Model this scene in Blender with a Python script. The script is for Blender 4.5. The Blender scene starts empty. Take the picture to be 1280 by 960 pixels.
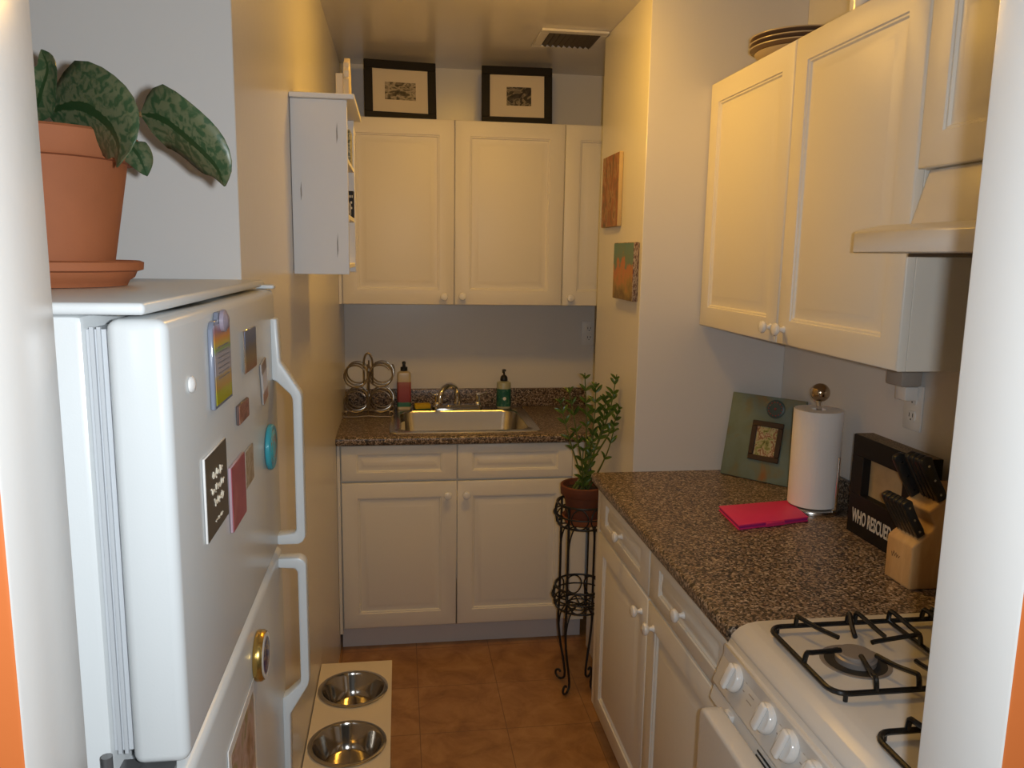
import bpy, bmesh, math, random
from mathutils import Vector, Matrix, Euler
random.seed(7)
PI = math.pi
S = bpy.context.scene
C = S.collection

# ------------------------------------------------------------------ camera, light, exposure
AX_R = (0.99014044, -0.00669109, 0.13991834)
AX_D = (-0.13916469, -0.16087833, 0.97711379)
AX_U = (0.01597187, -0.98695157, -0.1602233)
EYE = 1.623
cam = bpy.data.cameras.new('camera'); cam.sensor_width = 36; cam.lens = 36*990/1280
cam.clip_start = .01
cam_o = bpy.data.objects.new('camera', cam); C.objects.link(cam_o)
cx_ = Vector((AX_R[0], AX_D[0], AX_U[0])); cyd = Vector((AX_R[1], AX_D[1], AX_U[1])); cf = Vector((AX_R[2], AX_D[2], AX_U[2]))
cf.normalize(); cx_ = (cx_-cf*cx_.dot(cf)).normalized(); up = cx_.cross(cf)
m3 = Matrix((cx_, up, -cf)).transposed()
cam_o.matrix_world = Matrix.Translation((0, 0, EYE)) @ m3.to_4x4()
S.camera = cam_o
S.view_settings.view_transform = 'Standard'; S.view_settings.look = 'None'
S.view_settings.gamma = 1; S.view_settings.use_curve_mapping = False
S.view_settings.exposure = 0.0
w = bpy.data.worlds.new('room_dim'); S.world = w; w.use_nodes = True
w.node_tree.nodes['Background'].inputs[0].default_value = (1.0, .82, .62, 1)
w.node_tree.nodes['Background'].inputs[1].default_value = .03
# the camera's own flash, just right of the lens
fl = bpy.data.lights.new('flash', 'POINT'); fl.energy = 32; fl.color = (.90, .97, 1.03); fl.shadow_soft_size = .012
flo = bpy.data.objects.new('flash', fl); C.objects.link(flo); flo.location = (.045, .0, EYE+.008)
LAMP_POS = (.35, 2.27, 2.435); LAMP_L = 43.0; LAMP_COL = (1.0, .53, .075)

# ------------------------------------------------------------------ helpers
MW = {}
class G:
    def __init__(s): s.bm = bmesh.new(); s.uv = s.bm.loops.layers.uv.new('UVMap')
    def box(s, x0, y0, z0, x1, y1, z1, bev=0, seg=2, mat=None):
        b = bmesh.new()
        r = bmesh.ops.create_cube(b, size=1)
        for v in b.verts:
            v.co = Vector(((x0+x1)/2+v.co.x*(x1-x0), (y0+y1)/2+v.co.y*(y1-y0), (z0+z1)/2+v.co.z*(z1-z0)))
        if bev: bmesh.ops.bevel(b, geom=b.edges[:], offset=bev, segments=seg, profile=.5, affect='EDGES')
        if mat is not None: b.transform(mat)
        s.add(b); return s
    def add(s, b):
        me = bpy.data.meshes.new('tmp'); b.to_mesh(me); b.free(); s.bm.from_mesh(me); bpy.data.meshes.remove(me)
    def rings(s, rings, closed=True, cap0=True, cap1=True):
        vs = [[s.bm.verts.new(p) for p in r] for r in rings]
        n = len(vs[0])
        for a, b in zip(vs[:-1], vs[1:]):
            for i in range(n if closed else n-1):
                j = (i+1) % n
                s.bm.faces.new((a[i], a[j], b[j], b[i]))
        if closed:
            if cap0: s.bm.faces.new(vs[0][::-1])
            if cap1: s.bm.faces.new(vs[-1])
        return s
    def lathe(s, prof, c=(0, 0, 0), n=32, mat=None, cap0=True, cap1=True):
        m = mat if mat is not None else Matrix.Translation(c)
        rs = [[m @ Vector((r*math.cos(2*PI*i/n), r*math.sin(2*PI*i/n), z)) for i in range(n)] for r, z in prof]
        return s.rings(rs, True, cap0, cap1)
    def tube(s, pts, r, n=8, closed=False):
        pts = [Vector(p) for p in pts]; k = len(pts)
        rad = r if isinstance(r, (list, tuple)) else [r]*k
        tang = []
        for i in range(k):
            a = pts[i-1] if (i > 0 or closed) else pts[i]
            b = pts[(i+1) % k] if (i < k-1 or closed) else pts[i]
            tang.append((b-a).normalized())
        t0 = tang[0]; up = Vector((0, 0, 1)) if abs(t0.z) < .9 else Vector((1, 0, 0))
        nv = (up-t0*up.dot(t0)).normalized(); rings = []
        for i in range(k):
            t = tang[i]; nv = (nv-t*nv.dot(t))
            if nv.length < 1e-6: nv = t.orthogonal()
            nv.normalize(); bv = t.cross(nv)
            rings.append([pts[i]+(nv*math.cos(2*PI*j/n)+bv*math.sin(2*PI*j/n))*rad[i] for j in range(n)])
        if closed:
            rings.append(rings[0]); return s.rings(rings, True, False, False)
        return s.rings(rings)
    def prism(s, poly, O, U, V, N, depth, bev=0, seg=2):
        O, U, V, N = Vector(O), Vector(U), Vector(V), Vector(N)
        b = bmesh.new()
        a = [b.verts.new(O+U*u+V*v) for u, v in poly]
        c = [b.verts.new(O+U*u+V*v+N*depth) for u, v in poly]
        n = len(a)
        b.faces.new(a[::-1]); b.faces.new(c)
        for i in range(n): b.faces.new((a[i], a[(i+1) % n], c[(i+1) % n], c[i]))
        bmesh.ops.recalc_face_normals(b, faces=b.faces[:])
        if bev: bmesh.ops.bevel(b, geom=b.edges[:], offset=bev, segments=seg, profile=.5, affect='EDGES')
        s.add(b); return s
    def ball(s, c, r, n=20, sc=(1, 1, 1)):
        b = bmesh.new(); bmesh.ops.create_uvsphere(b, u_segments=n, v_segments=max(6, n//2), radius=r)
        b.transform(Matrix.Translation(c) @ Matrix.Diagonal((*sc, 1))); s.add(b); return s
    def ring(s, c, R, r, axis='z', n=28, m=8, sc=1.0):
        pts = []
        for i in range(n):
            a = 2*PI*i/n; u, v = R*math.cos(a), R*sc*math.sin(a)
            d = {'z': (u, v, 0), 'y': (u, 0, v), 'x': (0, u, v)}[axis]
            pts.append(Vector(c)+Vector(d))
        return s.tube(pts, r, m, True)
    def panel(s, O, U, V, N, w, h, t=.019, fu=.062, fv=.062, raised=True):
        """routed raised-panel door: O lower corner on the back plane, front at O + N*t"""
        O, U, V, N = Vector(O), Vector(U), Vector(V), Vector(N)
        prof = [(0, 0), (0, t-.004), (.0015, t-.0012), (.004, t)]
        inn = [(0, t), (.002, t-.004), (.006, t-.004), (.009, t-.009), (.015, t-.009), (.038, t-.0005), (.040, t)] if raised else []
        k = max(.3, min(1, (h/2-fv-.008)/.040, (w/2-fu-.008)/.040)); inn = [(a*k, b) for a, b in inn]
        rs = []
        def rect(iu, iv, n): return [O+U*iu+V*iv+N*n, O+U*(w-iu)+V*iv+N*n, O+U*(w-iu)+V*(h-iv)+N*n, O+U*iu+V*(h-iv)+N*n]
        for i, n in prof: rs.append(rect(i, i, n))
        for i, n in inn: rs.append(rect(fu+i, fv+i, n))
        return s.rings(rs)
    def text(s, txt, M, size, depth=.0004, cond=1.0, bold=0.0, align='LEFT'):
        cu = bpy.data.curves.new('t', 'FONT'); cu.body = txt; cu.size = size; cu.extrude = depth; cu.offset = bold; cu.align_x = align
        o = bpy.data.objects.new('t', cu); C.objects.link(o)
        dg = bpy.context.evaluated_depsgraph_get(); me = bpy.data.meshes.new_from_object(o.evaluated_get(dg))
        me.transform(M @ Matrix.Diagonal((cond, 1, 1, 1))); s.bm.from_mesh(me)
        bpy.data.objects.remove(o); bpy.data.curves.remove(cu); bpy.data.meshes.remove(me); return s

def basis(O, U, V, N):
    U, V, N, O = Vector(U), Vector(V), Vector(N), Vector(O)
    return Matrix(((U.x, V.x, N.x, O.x), (U.y, V.y, N.y, O.y), (U.z, V.z, N.z, O.z), (0, 0, 0, 1)))
def tagd(o, label=None, cat=None, group=None, kind=None):
    if label: o['label'] = label
    if cat: o['category'] = cat
    if group: o['group'] = group
    if kind: o['kind'] = kind
    return o
def thing(name, label, cat, loc=(0, 0, 0), rot=(0, 0, 0), group=None):
    o = bpy.data.objects.new(name, None); C.objects.link(o); o.empty_display_size = .05
    o.location = loc; o.rotation_euler = rot
    MW[o] = Matrix.Translation(loc) @ Euler(rot).to_matrix().to_4x4()
    return tagd(o, label, cat, group)
def obj(name, g, mat, parent=None, local=False, label=None, cat=None, group=None, kind=None, keep=False, angle=40):
    bm = g.bm
    bmesh.ops.remove_doubles(bm, verts=bm.verts[:], dist=1e-6)
    bmesh.ops.recalc_face_normals(bm, faces=bm.faces[:])
    loc = None
    if parent is not None:
        if not local: bm.transform(MW[parent].inverted())
    elif not keep:
        xs = [v.co for v in bm.verts]
        lo = [min(v[i] for v in xs) for i in range(3)]; hi = [max(v[i] for v in xs) for i in range(3)]
        loc = Vector(((lo[0]+hi[0])/2, (lo[1]+hi[1])/2, lo[2])); bm.transform(Matrix.Translation(-loc))
    me = bpy.data.meshes.new(name); bm.to_mesh(me); bm.free()
    for p in me.polygons: p.use_smooth = True
    me.set_sharp_from_angle(angle=math.radians(angle))
    mats = mat if isinstance(mat, (list, tuple)) else [mat]
    for m in mats: me.materials.append(m)
    o = bpy.data.objects.new(name, me); C.objects.link(o)
    if parent is not None: o.parent = parent; MW[o] = MW[parent]
    elif loc is not None: o.location = loc; MW[o] = Matrix.Translation(loc)
    else: MW[o] = Matrix.Identity(4)
    return tagd(o, label, cat, group, kind)
def kids(o): return [c for c in bpy.data.objects if c.parent == o]
def copy_tree(o, parent=None):
    c = o.copy(); C.objects.link(c)
    if parent is not None: c.parent = parent
    for ch in kids(o): copy_tree(ch, c)
    return c

# ------------------------------------------------------------------ materials
def nt(name):
    m = bpy.data.materials.new(name); m.use_nodes = True
    t = m.node_tree; return m, t, t.nodes['Principled BSDF']
def N_(t, kind, **kw):
    n = t.nodes.new(kind)
    for k, v in kw.items(): setattr(n, k, v)
    return n
def mat(name, col, rough=.5, metal=0, spec=.5, var=0, vs=8, bump=0, bs=60, coat=0, alpha=None, trans=0):
    m, t, b = nt(name)
    b.inputs['Base Color'].default_value = (*col, 1); b.inputs['Roughness'].default_value = rough
    b.inputs['Metallic'].default_value = metal; b.inputs['Specular IOR Level'].default_value = spec
    if coat: b.inputs['Coat Weight'].default_value = coat; b.inputs['Coat Roughness'].default_value = .08
    if trans: b.inputs['Transmission Weight'].default_value = trans
    if var or bump: tc = N_(t, 'ShaderNodeTexCoord')
    if var:
        no = N_(t, 'ShaderNodeTexNoise'); no.inputs['Scale'].default_value = vs; no.inputs['Detail'].default_value = 4
        t.links.new(tc.outputs['Object'], no.inputs['Vector'])
        mx = N_(t, 'ShaderNodeMix', data_type='RGBA')
        mx.inputs[6].default_value = (*[c*(1-var) for c in col], 1); mx.inputs[7].default_value = (*[min(1, c*(1+var)) for c in col], 1)
        t.links.new(no.outputs['Fac'], mx.inputs[0]); t.links.new(mx.outputs[2], b.inputs['Base Color'])
    if bump:
        nb = N_(t, 'ShaderNodeTexNoise'); nb.inputs['Scale'].default_value = bs; nb.inputs['Detail'].default_value = 3
        t.links.new(tc.outputs['Object'], nb.inputs['Vector'])
        bp = N_(t, 'ShaderNodeBump'); bp.inputs['Strength'].default_value = bump; bp.inputs['Distance'].default_value = .002
        t.links.new(nb.outputs['Fac'], bp.inputs['Height']); t.links.new(bp.outputs['Normal'], b.inputs['Normal'])
    return m
def ramp_node(t, stops, interp='LINEAR'):
    r = N_(t, 'ShaderNodeValToRGB'); cr = r.color_ramp; cr.interpolation = interp
    while len(cr.elements) < len(stops): cr.elements.new(.5)
    for e, (p, c) in zip(cr.elements, stops): e.position = p; e.color = (*c, 1)
    return r
def noise_pic(name, stops, scale=4, detail=4, rough=.4, coord='Generated', dist=0.6, interp='LINEAR', stretch=(1, 1, 1)):
    m, t, b = nt(name); b.inputs['Roughness'].default_value = rough
    tc = N_(t, 'ShaderNodeTexCoord'); mp = N_(t, 'ShaderNodeMapping'); mp.inputs['Scale'].default_value = stretch
    no = N_(t, 'ShaderNodeTexNoise'); no.inputs['Scale'].default_value = scale; no.inputs['Detail'].default_value = detail
    no.inputs['Distortion'].default_value = dist
    t.links.new(tc.outputs[coord], mp.inputs[0]); t.links.new(mp.outputs[0], no.inputs['Vector'])
    r = ramp_node(t, stops, interp); t.links.new(no.outputs['Fac'], r.inputs[0]); t.links.new(r.outputs[0], b.inputs['Base Color'])
    return m
def grad_mat(name, stops, axis=2, rough=.3, nmix=.0, nscale=8, interp='LINEAR', coat=0):
    """colour bands along one axis of the piece itself (printed artwork)"""
    m, t, b = nt(name); b.inputs['Roughness'].default_value = rough; b.inputs['Coat Weight'].default_value = coat
    tc = N_(t, 'ShaderNodeTexCoord'); sp = N_(t, 'ShaderNodeSeparateXYZ'); t.links.new(tc.outputs['Generated'], sp.inputs[0])
    no = N_(t, 'ShaderNodeTexNoise'); no.inputs['Scale'].default_value = nscale; t.links.new(tc.outputs['Generated'], no.inputs['Vector'])
    ma = N_(t, 'ShaderNodeMath', operation='MULTIPLY_ADD'); ma.inputs[1].default_value = nmix; 
    t.links.new(no.outputs['Fac'], ma.inputs[0]); t.links.new(sp.outputs[axis], ma.inputs[2])
    sb = N_(t, 'ShaderNodeMath', operation='SUBTRACT'); sb.inputs[1].default_value = nmix*.5; t.links.new(ma.outputs[0], sb.inputs[0])
    r = ramp_node(t, stops, interp); t.links.new(sb.outputs[0], r.inputs[0]); t.links.new(r.outputs[0], b.inputs['Base Color'])
    return m
def speckle(name):
    m, t, b = nt(name); b.inputs['Roughness'].default_value = .36
    tc = N_(t, 'ShaderNodeTexCoord'); vo = N_(t, 'ShaderNodeTexVoronoi'); vo.inputs['Scale'].default_value = 230
    geo = N_(t, 'ShaderNodeNewGeometry')
    t.links.new(geo.outputs['Position'], vo.inputs['Vector'])
    sp = N_(t, 'ShaderNodeSeparateColor'); t.links.new(vo.outputs['Color'], sp.inputs[0])
    r = ramp_node(t, [(0, (.035, .027, .022)), (.28, (.115, .078, .050)), (.5, (.25, .175, .115)), (.72, (.33, .255, .19)), (.88, (.48, .40, .32))], 'CONSTANT')
    t.links.new(sp.outputs[0], r.inputs[0])
    no = N_(t, 'ShaderNodeTexNoise'); no.inputs['Scale'].default_value = 90; t.links.new(geo.outputs['Position'], no.inputs['Vector'])
    mx = N_(t, 'ShaderNodeMix', data_type='RGBA', blend_type='MULTIPLY'); mx.inputs[0].default_value = .6
    r2 = ramp_node(t, [(.3, (.45, .42, .4)), (.65, (1.1, 1.05, 1.0))]); t.links.new(no.outputs['Fac'], r2.inputs[0])
    t.links.new(r.outputs[0], mx.inputs[6]); t.links.new(r2.outputs[0], mx.inputs[7]); t.links.new(mx.outputs[2], b.inputs['Base Color'])
    return m
def tile_floor(name):
    m, t, b = nt(name); b.inputs['Roughness'].default_value = .38
    geo = N_(t, 'ShaderNodeNewGeometry'); sp = N_(t, 'ShaderNodeSeparateXYZ'); t.links.new(geo.outputs['Position'], sp.inputs[0])
    ds = []
    for ax, off in ((0, .06), (1, .10)):
        a = N_(t, 'ShaderNodeMath', operation='SUBTRACT'); a.inputs[1].default_value = off; t.links.new(sp.outputs[ax], a.inputs[0])
        p = N_(t, 'ShaderNodeMath', operation='PINGPONG'); p.inputs[1].default_value = .15; t.links.new(a.outputs[0], p.inputs[0])
        ds.append(p)
    mn = N_(t, 'ShaderNodeMath', operation='MINIMUM'); t.links.new(ds[0].outputs[0], mn.inputs[0]); t.links.new(ds[1].outputs[0], mn.inputs[1])
    lt = N_(t, 'ShaderNodeMath', operation='LESS_THAN'); lt.inputs[1].default_value = .0016; t.links.new(mn.outputs[0], lt.inputs[0])
    n1 = N_(t, 'ShaderNodeTexNoise'); n1.inputs['Scale'].default_value = 9; n1.inputs['Detail'].default_value = 8; n1.inputs['Roughness'].default_value = .65; n1.inputs['Distortion'].default_value = .5
    t.links.new(geo.outputs['Position'], n1.inputs['Vector'])
    r = ramp_node(t, [(.3, (.25, .110, .032)), (.5, (.38, .185, .062)), (.7, (.48, .26, .10))]); t.links.new(n1.outputs['Fac'], r.inputs[0])
    mx = N_(t, 'ShaderNodeMix', data_type='RGBA'); mx.inputs[7].default_value = (.22, .11, .045, 1)
    t.links.new(lt.outputs[0], mx.inputs[0]); t.links.new(r.outputs[0], mx.inputs[6]); t.links.new(mx.outputs[2], b.inputs['Base Color'])
    return m
def wood(name, c1, c2, axis_scale=(1, 1, 12), rough=.45, scale=6):
    m, t, b = nt(name); b.inputs['Roughness'].default_value = rough
    tc = N_(t, 'ShaderNodeTexCoord'); mp = N_(t, 'ShaderNodeMapping'); mp.inputs['Scale'].default_value = axis_scale
    no = N_(t, 'ShaderNodeTexNoise'); no.inputs['Scale'].default_value = scale; no.inputs['Detail'].default_value = 6; no.inputs['Distortion'].default_value = .8
    t.links.new(tc.outputs['Object'], mp.inputs[0]); t.links.new(mp.outputs[0], no.inputs['Vector'])
    r = ramp_node(t, [(.3, c1), (.7, c2)]); t.links.new(no.outputs['Fac'], r.inputs[0]); t.links.new(r.outputs[0], b.inputs['Base Color'])
    return m
def leaf_mat(name, dark, light, vein):
    m, t, b = nt(name); b.inputs['Roughness'].default_value = .4
    uv = N_(t, 'ShaderNodeTexCoord'); sp = N_(t, 'ShaderNodeSeparateXYZ'); t.links.new(uv.outputs['UV'], sp.inputs[0])
    no = N_(t, 'ShaderNodeTexNoise'); no.inputs['Scale'].default_value = 110; no.inputs['Detail'].default_value = 3; no.inputs['Distortion'].default_value = .8
    t.links.new(uv.outputs['Object'], no.inputs['Vector'])
    r = ramp_node(t, [(.42, dark), (.56, light)]); t.links.new(no.outputs['Fac'], r.inputs[0])
    d = N_(t, 'ShaderNodeMath', operation='SUBTRACT'); d.inputs[1].default_value = .5; t.links.new(sp.outputs[0], d.inputs[0])
    ab = N_(t, 'ShaderNodeMath', operation='ABSOLUTE'); t.links.new(d.outputs[0], ab.inputs[0])
    ad = N_(t, 'ShaderNodeMath', operation='MULTIPLY_ADD'); ad.inputs[1].default_value = .06; t.links.new(no.outputs['Fac'], ad.inputs[0]); t.links.new(ab.outputs[0], ad.inputs[2])
    lt = N_(t, 'ShaderNodeMath', operation='LESS_THAN'); lt.inputs[1].default_value = .085; t.links.new(ad.outputs[0], lt.inputs[0])
    mx = N_(t, 'ShaderNodeMix', data_type='RGBA'); mx.inputs[7].default_value = (*vein, 1)
    t.links.new(lt.outputs[0], mx.inputs[0]); t.links.new(r.outputs[0], mx.inputs[6]); t.links.new(mx.outputs[2], b.inputs['Base Color'])
    return m

WALL = mat('wall_paint', (.74, .72, .69), .26, bump=.10, bs=45)
CEIL = mat('ceiling_paint', (.70, .67, .62), .22, bump=.06, bs=25)
ORANGE = mat('orange_paint', (.60, .155, .035), .5, bump=.1, bs=60)
CAB = mat('cabinet_thermofoil', (.79, .755, .68), .42, bump=.05, bs=300)
KNOBW = mat('white_ceramic', (.84, .83, .81), .15)
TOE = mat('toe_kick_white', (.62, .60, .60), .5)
STONE = speckle('brown_speckled_laminate')
TILE = tile_floor('brown_floor_tile')
FRIDGE = mat('fridge_enamel', (.66, .68, .68), .26, bump=.04, bs=500)
FPLAST = mat('fridge_white_plastic', (.66, .68, .68), .35)
GASKET = mat('grey_gasket', (.50, .52, .54), .6)
STOVE = mat('stove_enamel', (.70, .68, .65), .30)
STOVE2 = mat('stove_door_enamel', (.70, .67, .63), .3, bump=.25, bs=160)
CHROME = mat('chrome', (.80, .78, .76), .08, 1)
STEEL = mat('brushed_steel', (.50, .48, .45), .24, 1)
BOWLM = mat('polished_steel', (.48, .44, .39), .12, 1)
NICKEL = mat('dull_nickel_wire', (.38, .33, .27), .28, 1)
IRON = mat('black_iron', (.012, .011, .010), .45)
ENAMELB = mat('black_enamel', (.010, .010, .010), .22)
BLACK = mat('black_plastic', (.012, .012, .012), .35)
DARK = mat('dark_recess', (.02, .018, .016), .7)
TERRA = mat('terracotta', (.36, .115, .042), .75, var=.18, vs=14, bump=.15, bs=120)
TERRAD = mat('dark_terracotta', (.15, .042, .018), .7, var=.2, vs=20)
SOIL = mat('soil', (.03, .02, .013), .95, bump=.8, bs=200)
BLOCKW = wood('block_wood', (.55, .32, .13), (.66, .41, .18), (1, 1, .25), .5, 40)
CREAMW = wood('cream_wood', (.62, .50, .32), (.72, .60, .42), (1, 6, 1), .5, 12)
WHITEP = mat('white_painted_wood', (.78, .77, .76), .5)
PAPER = mat('paper_white', (.84, .81, .78), .9, bump=.35, bs=260)
FRAMEB = mat('black_frame', (.009, .007, .006), .55, spec=.3)
MATB = mat('cream_mat_board', (.68, .60, .47), .8)
FEEDW = mat('cream_feeder_board', (.70, .60, .44), .4)
GREYP = mat('grey_plastic', (.36, .33, .30), .5)
PLUGW = mat('white_plastic', (.78, .76, .73), .4)
SLOT = mat('outlet_slot', (.03, .03, .03), .6)
PINK = mat('pink_cover', (.74, .03, .17), .5)
PINKD = mat('pink_cover_edge', (.42, .02, .20), .5)
LEAFG = leaf_mat('silver_leaf', (.035, .075, .03), (.115, .13, .065), (.02, .05, .015))
LEAFZ = mat('zz_leaf', (.045, .095, .012), .3, var=.5, vs=30)
STEMZ = mat('zz_stem', (.10, .13, .03), .45, var=.3, vs=30)
STEMP = mat('pothos_stem', (.22, .13, .05), .6)

# ------------------------------------------------------------------ the setting
XL, XR, YB, ZC = -.25, 1.28, 3.69, 2.435
XC, YC0, YC1 = .77, 2.49, 3.055
YF0, YF1 = .53, .63
def struct(name, g, m): return obj(name, g, m, keep=True, kind='structure')
struct('floor', G().box(-1.4, -.6, -.05, 1.9, 3.8, 0), TILE)
struct('ceiling', G().box(-1.4, YF0, ZC, 1.9, 3.8, ZC+.05), CEIL)
struct('wall_left', G().box(-.95, 1.325, 0, XL, YB, ZC, .0015, 1), WALL)
struct('wall_alcove_left', G().box(-.95, YF1, 0, -.88, 1.325, ZC), WALL)
struct('wall_back', G().box(-.95, YB, 0, 1.6, YB+.08, ZC), WALL)
struct('wall_right', G().box(XR, YF1, 0, XR+.08, YB, ZC), WALL)
struct('wall_pier', G().box(XC, YC0, 0, XR, YC1, ZC, .0015, 1), WALL)
def front(name, x0, x1, z0, z1):
    g = G().box(x0, YF0, z0, x1, YF1, z1, .003, 2)
    o = struct(name, g, [WALL, ORANGE])
    for p in o.data.polygons:
        if p.normal.y < -.9: p.material_index = 1
    return o
front('wall_front_left', -1.4, -.2535, 0, ZC+.05)
front('wall_front_right', .488, 1.9, 0, ZC+.05)
front('wall_front_header', -.2535, .488, 2.08, ZC+.05)

# ceiling vent
t = thing('ceiling_vent', 'dark louvred exhaust vent set in the ceiling near the column', 'vent', (.65, 3.1, ZC))
g = G()
vx0, vx1, vy0, vy1 = .515, .765, 2.975, 3.225
ix0, ix1, iy0, iy1 = .548, .742, 3.008, 3.195
for a in ((vx0, vy0, vx1, iy0), (vx0, iy1, vx1, vy1), (vx0, iy0, ix0, iy1), (ix1, iy0, vx1, iy1)):
    g.box(a[0], a[1], ZC-.010, a[2], a[3], ZC-.0005, .002, 1)
obj('vent_frame', g, CEIL, t)
obj('vent_duct', G().box(ix0, iy0, ZC-.002, ix1, iy1, ZC-.0006), DARK, t)
for i in range(9):
    x = ix0+.012+i*.0215
    obj('louvre', G().box(-.008, iy0, -.0006, .008, iy1, .0006, mat=Matrix.Translation((x, 0, ZC-.0075)) @ Matrix.Rotation(.6, 4, 'Y')), mat('vent_metal', (.07, .055, .04), .5) if i == 0 else bpy.data.materials['vent_metal'], t)

# flush ceiling lamp (above the frame, it lights the kitchen)
LG, lt_, lb = nt('lit_glass'); lb.inputs['Emission Color'].default_value = (*LAMP_COL, 1); lb.inputs['Emission Strength'].default_value = LAMP_L
lb.inputs['Base Color'].default_value = (.8, .7, .55, 1)
t = thing('ceiling_lamp', 'round flush ceiling lamp with glowing frosted dome', 'lamp', LAMP_POS)
obj('lamp_base', G().lathe([(.125, -.001), (.13, -.006), (.13, -.022), (.122, -.026)], LAMP_POS, 40), CHROME, t)
obj('lamp_shade', G().lathe([(.12, -.0265), (.118, -.045), (.105, -.066), (.08, -.082), (.045, -.092), (.001, -.095)], LAMP_POS, 40), LG, t)

# ------------------------------------------------------------------ cabinets
UX, UZ, NY = (1, 0, 0), (0, 0, 1), (0, -1, 0)
def knob(parent, p, n):
    n = Vector(n); q = n.to_track_quat('Z', 'Y').to_matrix().to_4x4()
    g = G().lathe([(.009, 0), (.0085, .003), (.0055, .007), (.0055, .012), (.012, .016), (.0158, .020), (.0165, .024), (.0145, .028), (.008, .0305), (.001, .031)], n=20, mat=Matrix.Translation(p) @ q)
    return obj('knob', g, KNOBW, parent)
def door_b(parent, x0, x1, z0, z1, yfront, kp=None, name='door', fu=.062, fv=.062):
    d = obj(name, G().panel((x0, yfront+.019, z0), UX, UZ, NY, x1-x0, z1-z0, fu=fu, fv=fv), CAB, parent)
    if kp: knob(d, (kp[0], yfront, kp[1]), NY)
    return d
def door_r(parent, y0, y1, z0, z1, xfront, kp=None, name='door', fu=.062, fv=.062):
    d = obj(name, G().panel((xfront+.019, y1, z0), (0, -1, 0), UZ, (-1, 0, 0), y1-y0, z1-z0, fu=fu, fv=fv), CAB, parent)
    if kp: knob(d, (xfront, kp[0], kp[1]), (-1, 0, 0))
    return d
def carcass(g, x0, y0, z0, x1, y1, z1): return g.box(x0, y0, z0, x1, y1, z1, .001, 1)

zu0, zu1 = 1.412, 2.166
t = thing('wall_cabinet', 'cream two-door wall cabinet above the sink holding both black picture frames', 'cabinet', (.22, 3.54, zu0))
obj('body', carcass(G(), -.249, 3.390, zu0, .6925, 3.689, zu1), CAB, t)
obj('filler', G().box(-.2495, 3.376, zu0, -.236, 3.3895, zu1, .001, 1), CAB, t)
door_b(t, -.234, .2285, zu0, zu1, 3.370, (.186, 1.447))
door_b(t, .2305, .692, zu0, zu1, 3.370, (.263, 1.449))
t = thing('wall_cabinet', 'cream wall cabinet right of the sink, its single door cut off by the column', 'cabinet', (.95, 3.54, zu0))
obj('body', carcass(G(), .6935, 3.390, zu0, 1.2, 3.689, zu1), CAB, t)
door_b(t, .6945, 1.16, zu0, zu1, 3.370, (.728, 1.446))

t = thing('base_cabinet', 'cream sink base cabinet with two doors and two false drawer fronts', 'cabinet', (.25, 3.4, 0))
g = G(); carcass(g, -.236, 3.105, .10, .02, 3.664, .877); carcass(g, .545, 3.105, .10, .76, 3.664, .877); carcass(g, .02, 3.105, .10, .545, 3.125, .877); carcass(g, .02, 3.62, .10, .545, 3.664, .877); carcass(g, .02, 3.105, .10, .545, 3.664, .3)
obj('body', g, CAB, t)
obj('filler', G().box(-.249, 3.090, .085, -.2365, 3.110, .877, .001, 1), CAB, t)
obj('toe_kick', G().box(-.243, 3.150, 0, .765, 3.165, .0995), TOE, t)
obj('end_filler', G().box(.7, 3.092, .10, .765, 3.1045, .877, .001, 1), CAB, t)
door_b(t, -.232, .2235, .109, .722, 3.085, (.187, .668))
door_b(t, .2265, .698, .109, .722, 3.085, (.262, .668))
door_b(t, -.232, .2235, .730, .874, 3.085, None, 'drawer_front', .06, .034)
door_b(t, .2265, .698, .730, .874, 3.085, None, 'drawer_front', .06, .034)

# back countertop with a sink cut-out
def slab(x0, x1, y0, y1, z0, z1, hole=None, nose=()):
    b = bmesh.new(); 
    xs = [x0, hole[0], hole[1], x1] if hole else [x0, x1]; ys = [y0, hole[2], hole[3], y1] if hole else [y0, y1]
    V = {}
    for k, z in ((0, z0), (1, z1)):
        for i, x in enumerate(xs):
            for j, y in enumerate(ys): V[i, j, k] = b.verts.new((x, y, z))
    nx, ny = len(xs)-1, len(ys)-1; cells = set((i, j) for i in range(nx) for j in range(ny))
    if hole: cells.discard((1, 1))
    for i, j in cells:
        b.faces.new((V[i, j, 1], V[i+1, j, 1], V[i+1, j+1, 1], V[i, j+1, 1])); b.faces.new((V[i, j, 0], V[i, j+1, 0], V[i+1, j+1, 0], V[i+1, j, 0]))
        for (di, dj, a, c) in ((-1, 0, (i, j), (i, j+1)), (1, 0, (i+1, j), (i+1, j+1)), (0, -1, (i, j), (i+1, j)), (0, 1, (i, j+1), (i+1, j+1))):
            if (i+di, j+dj) not in cells: b.faces.new((V[(*a, 0)], V[(*c, 0)], V[(*c, 1)], V[(*a, 1)]))
    bmesh.ops.recalc_face_normals(b, faces=b.faces[:])
    es = []
    for e in b.edges:
        A, B = e.verts[0].co, e.verts[1].co
        for ax, val in nose:
            if abs(A[ax]-val) < 1e-6 and abs(B[ax]-val) < 1e-6 and abs(A.z-B.z) < 1e-6: es.append(e)
    if es: bmesh.ops.bevel(b, geom=es, offset=.012, segments=4, profile=.5, affect='EDGES')
    g = G(); g.add(b); return g
t = thing('countertop', 'brown speckled countertop around the steel sink at the back wall', 'countertop', (.3, 3.38, .878))
obj('worktop', slab(-.2495, .95, 3.06, 3.689, .8782, .914, (-.01, .535, 3.14, 3.63), ((1, 3.06),)), STONE, t)
obj('backsplash', G().box(-.2495, 3.668, .9142, .885, 3.689, 1.0, .003, 2), STONE, t)
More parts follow.
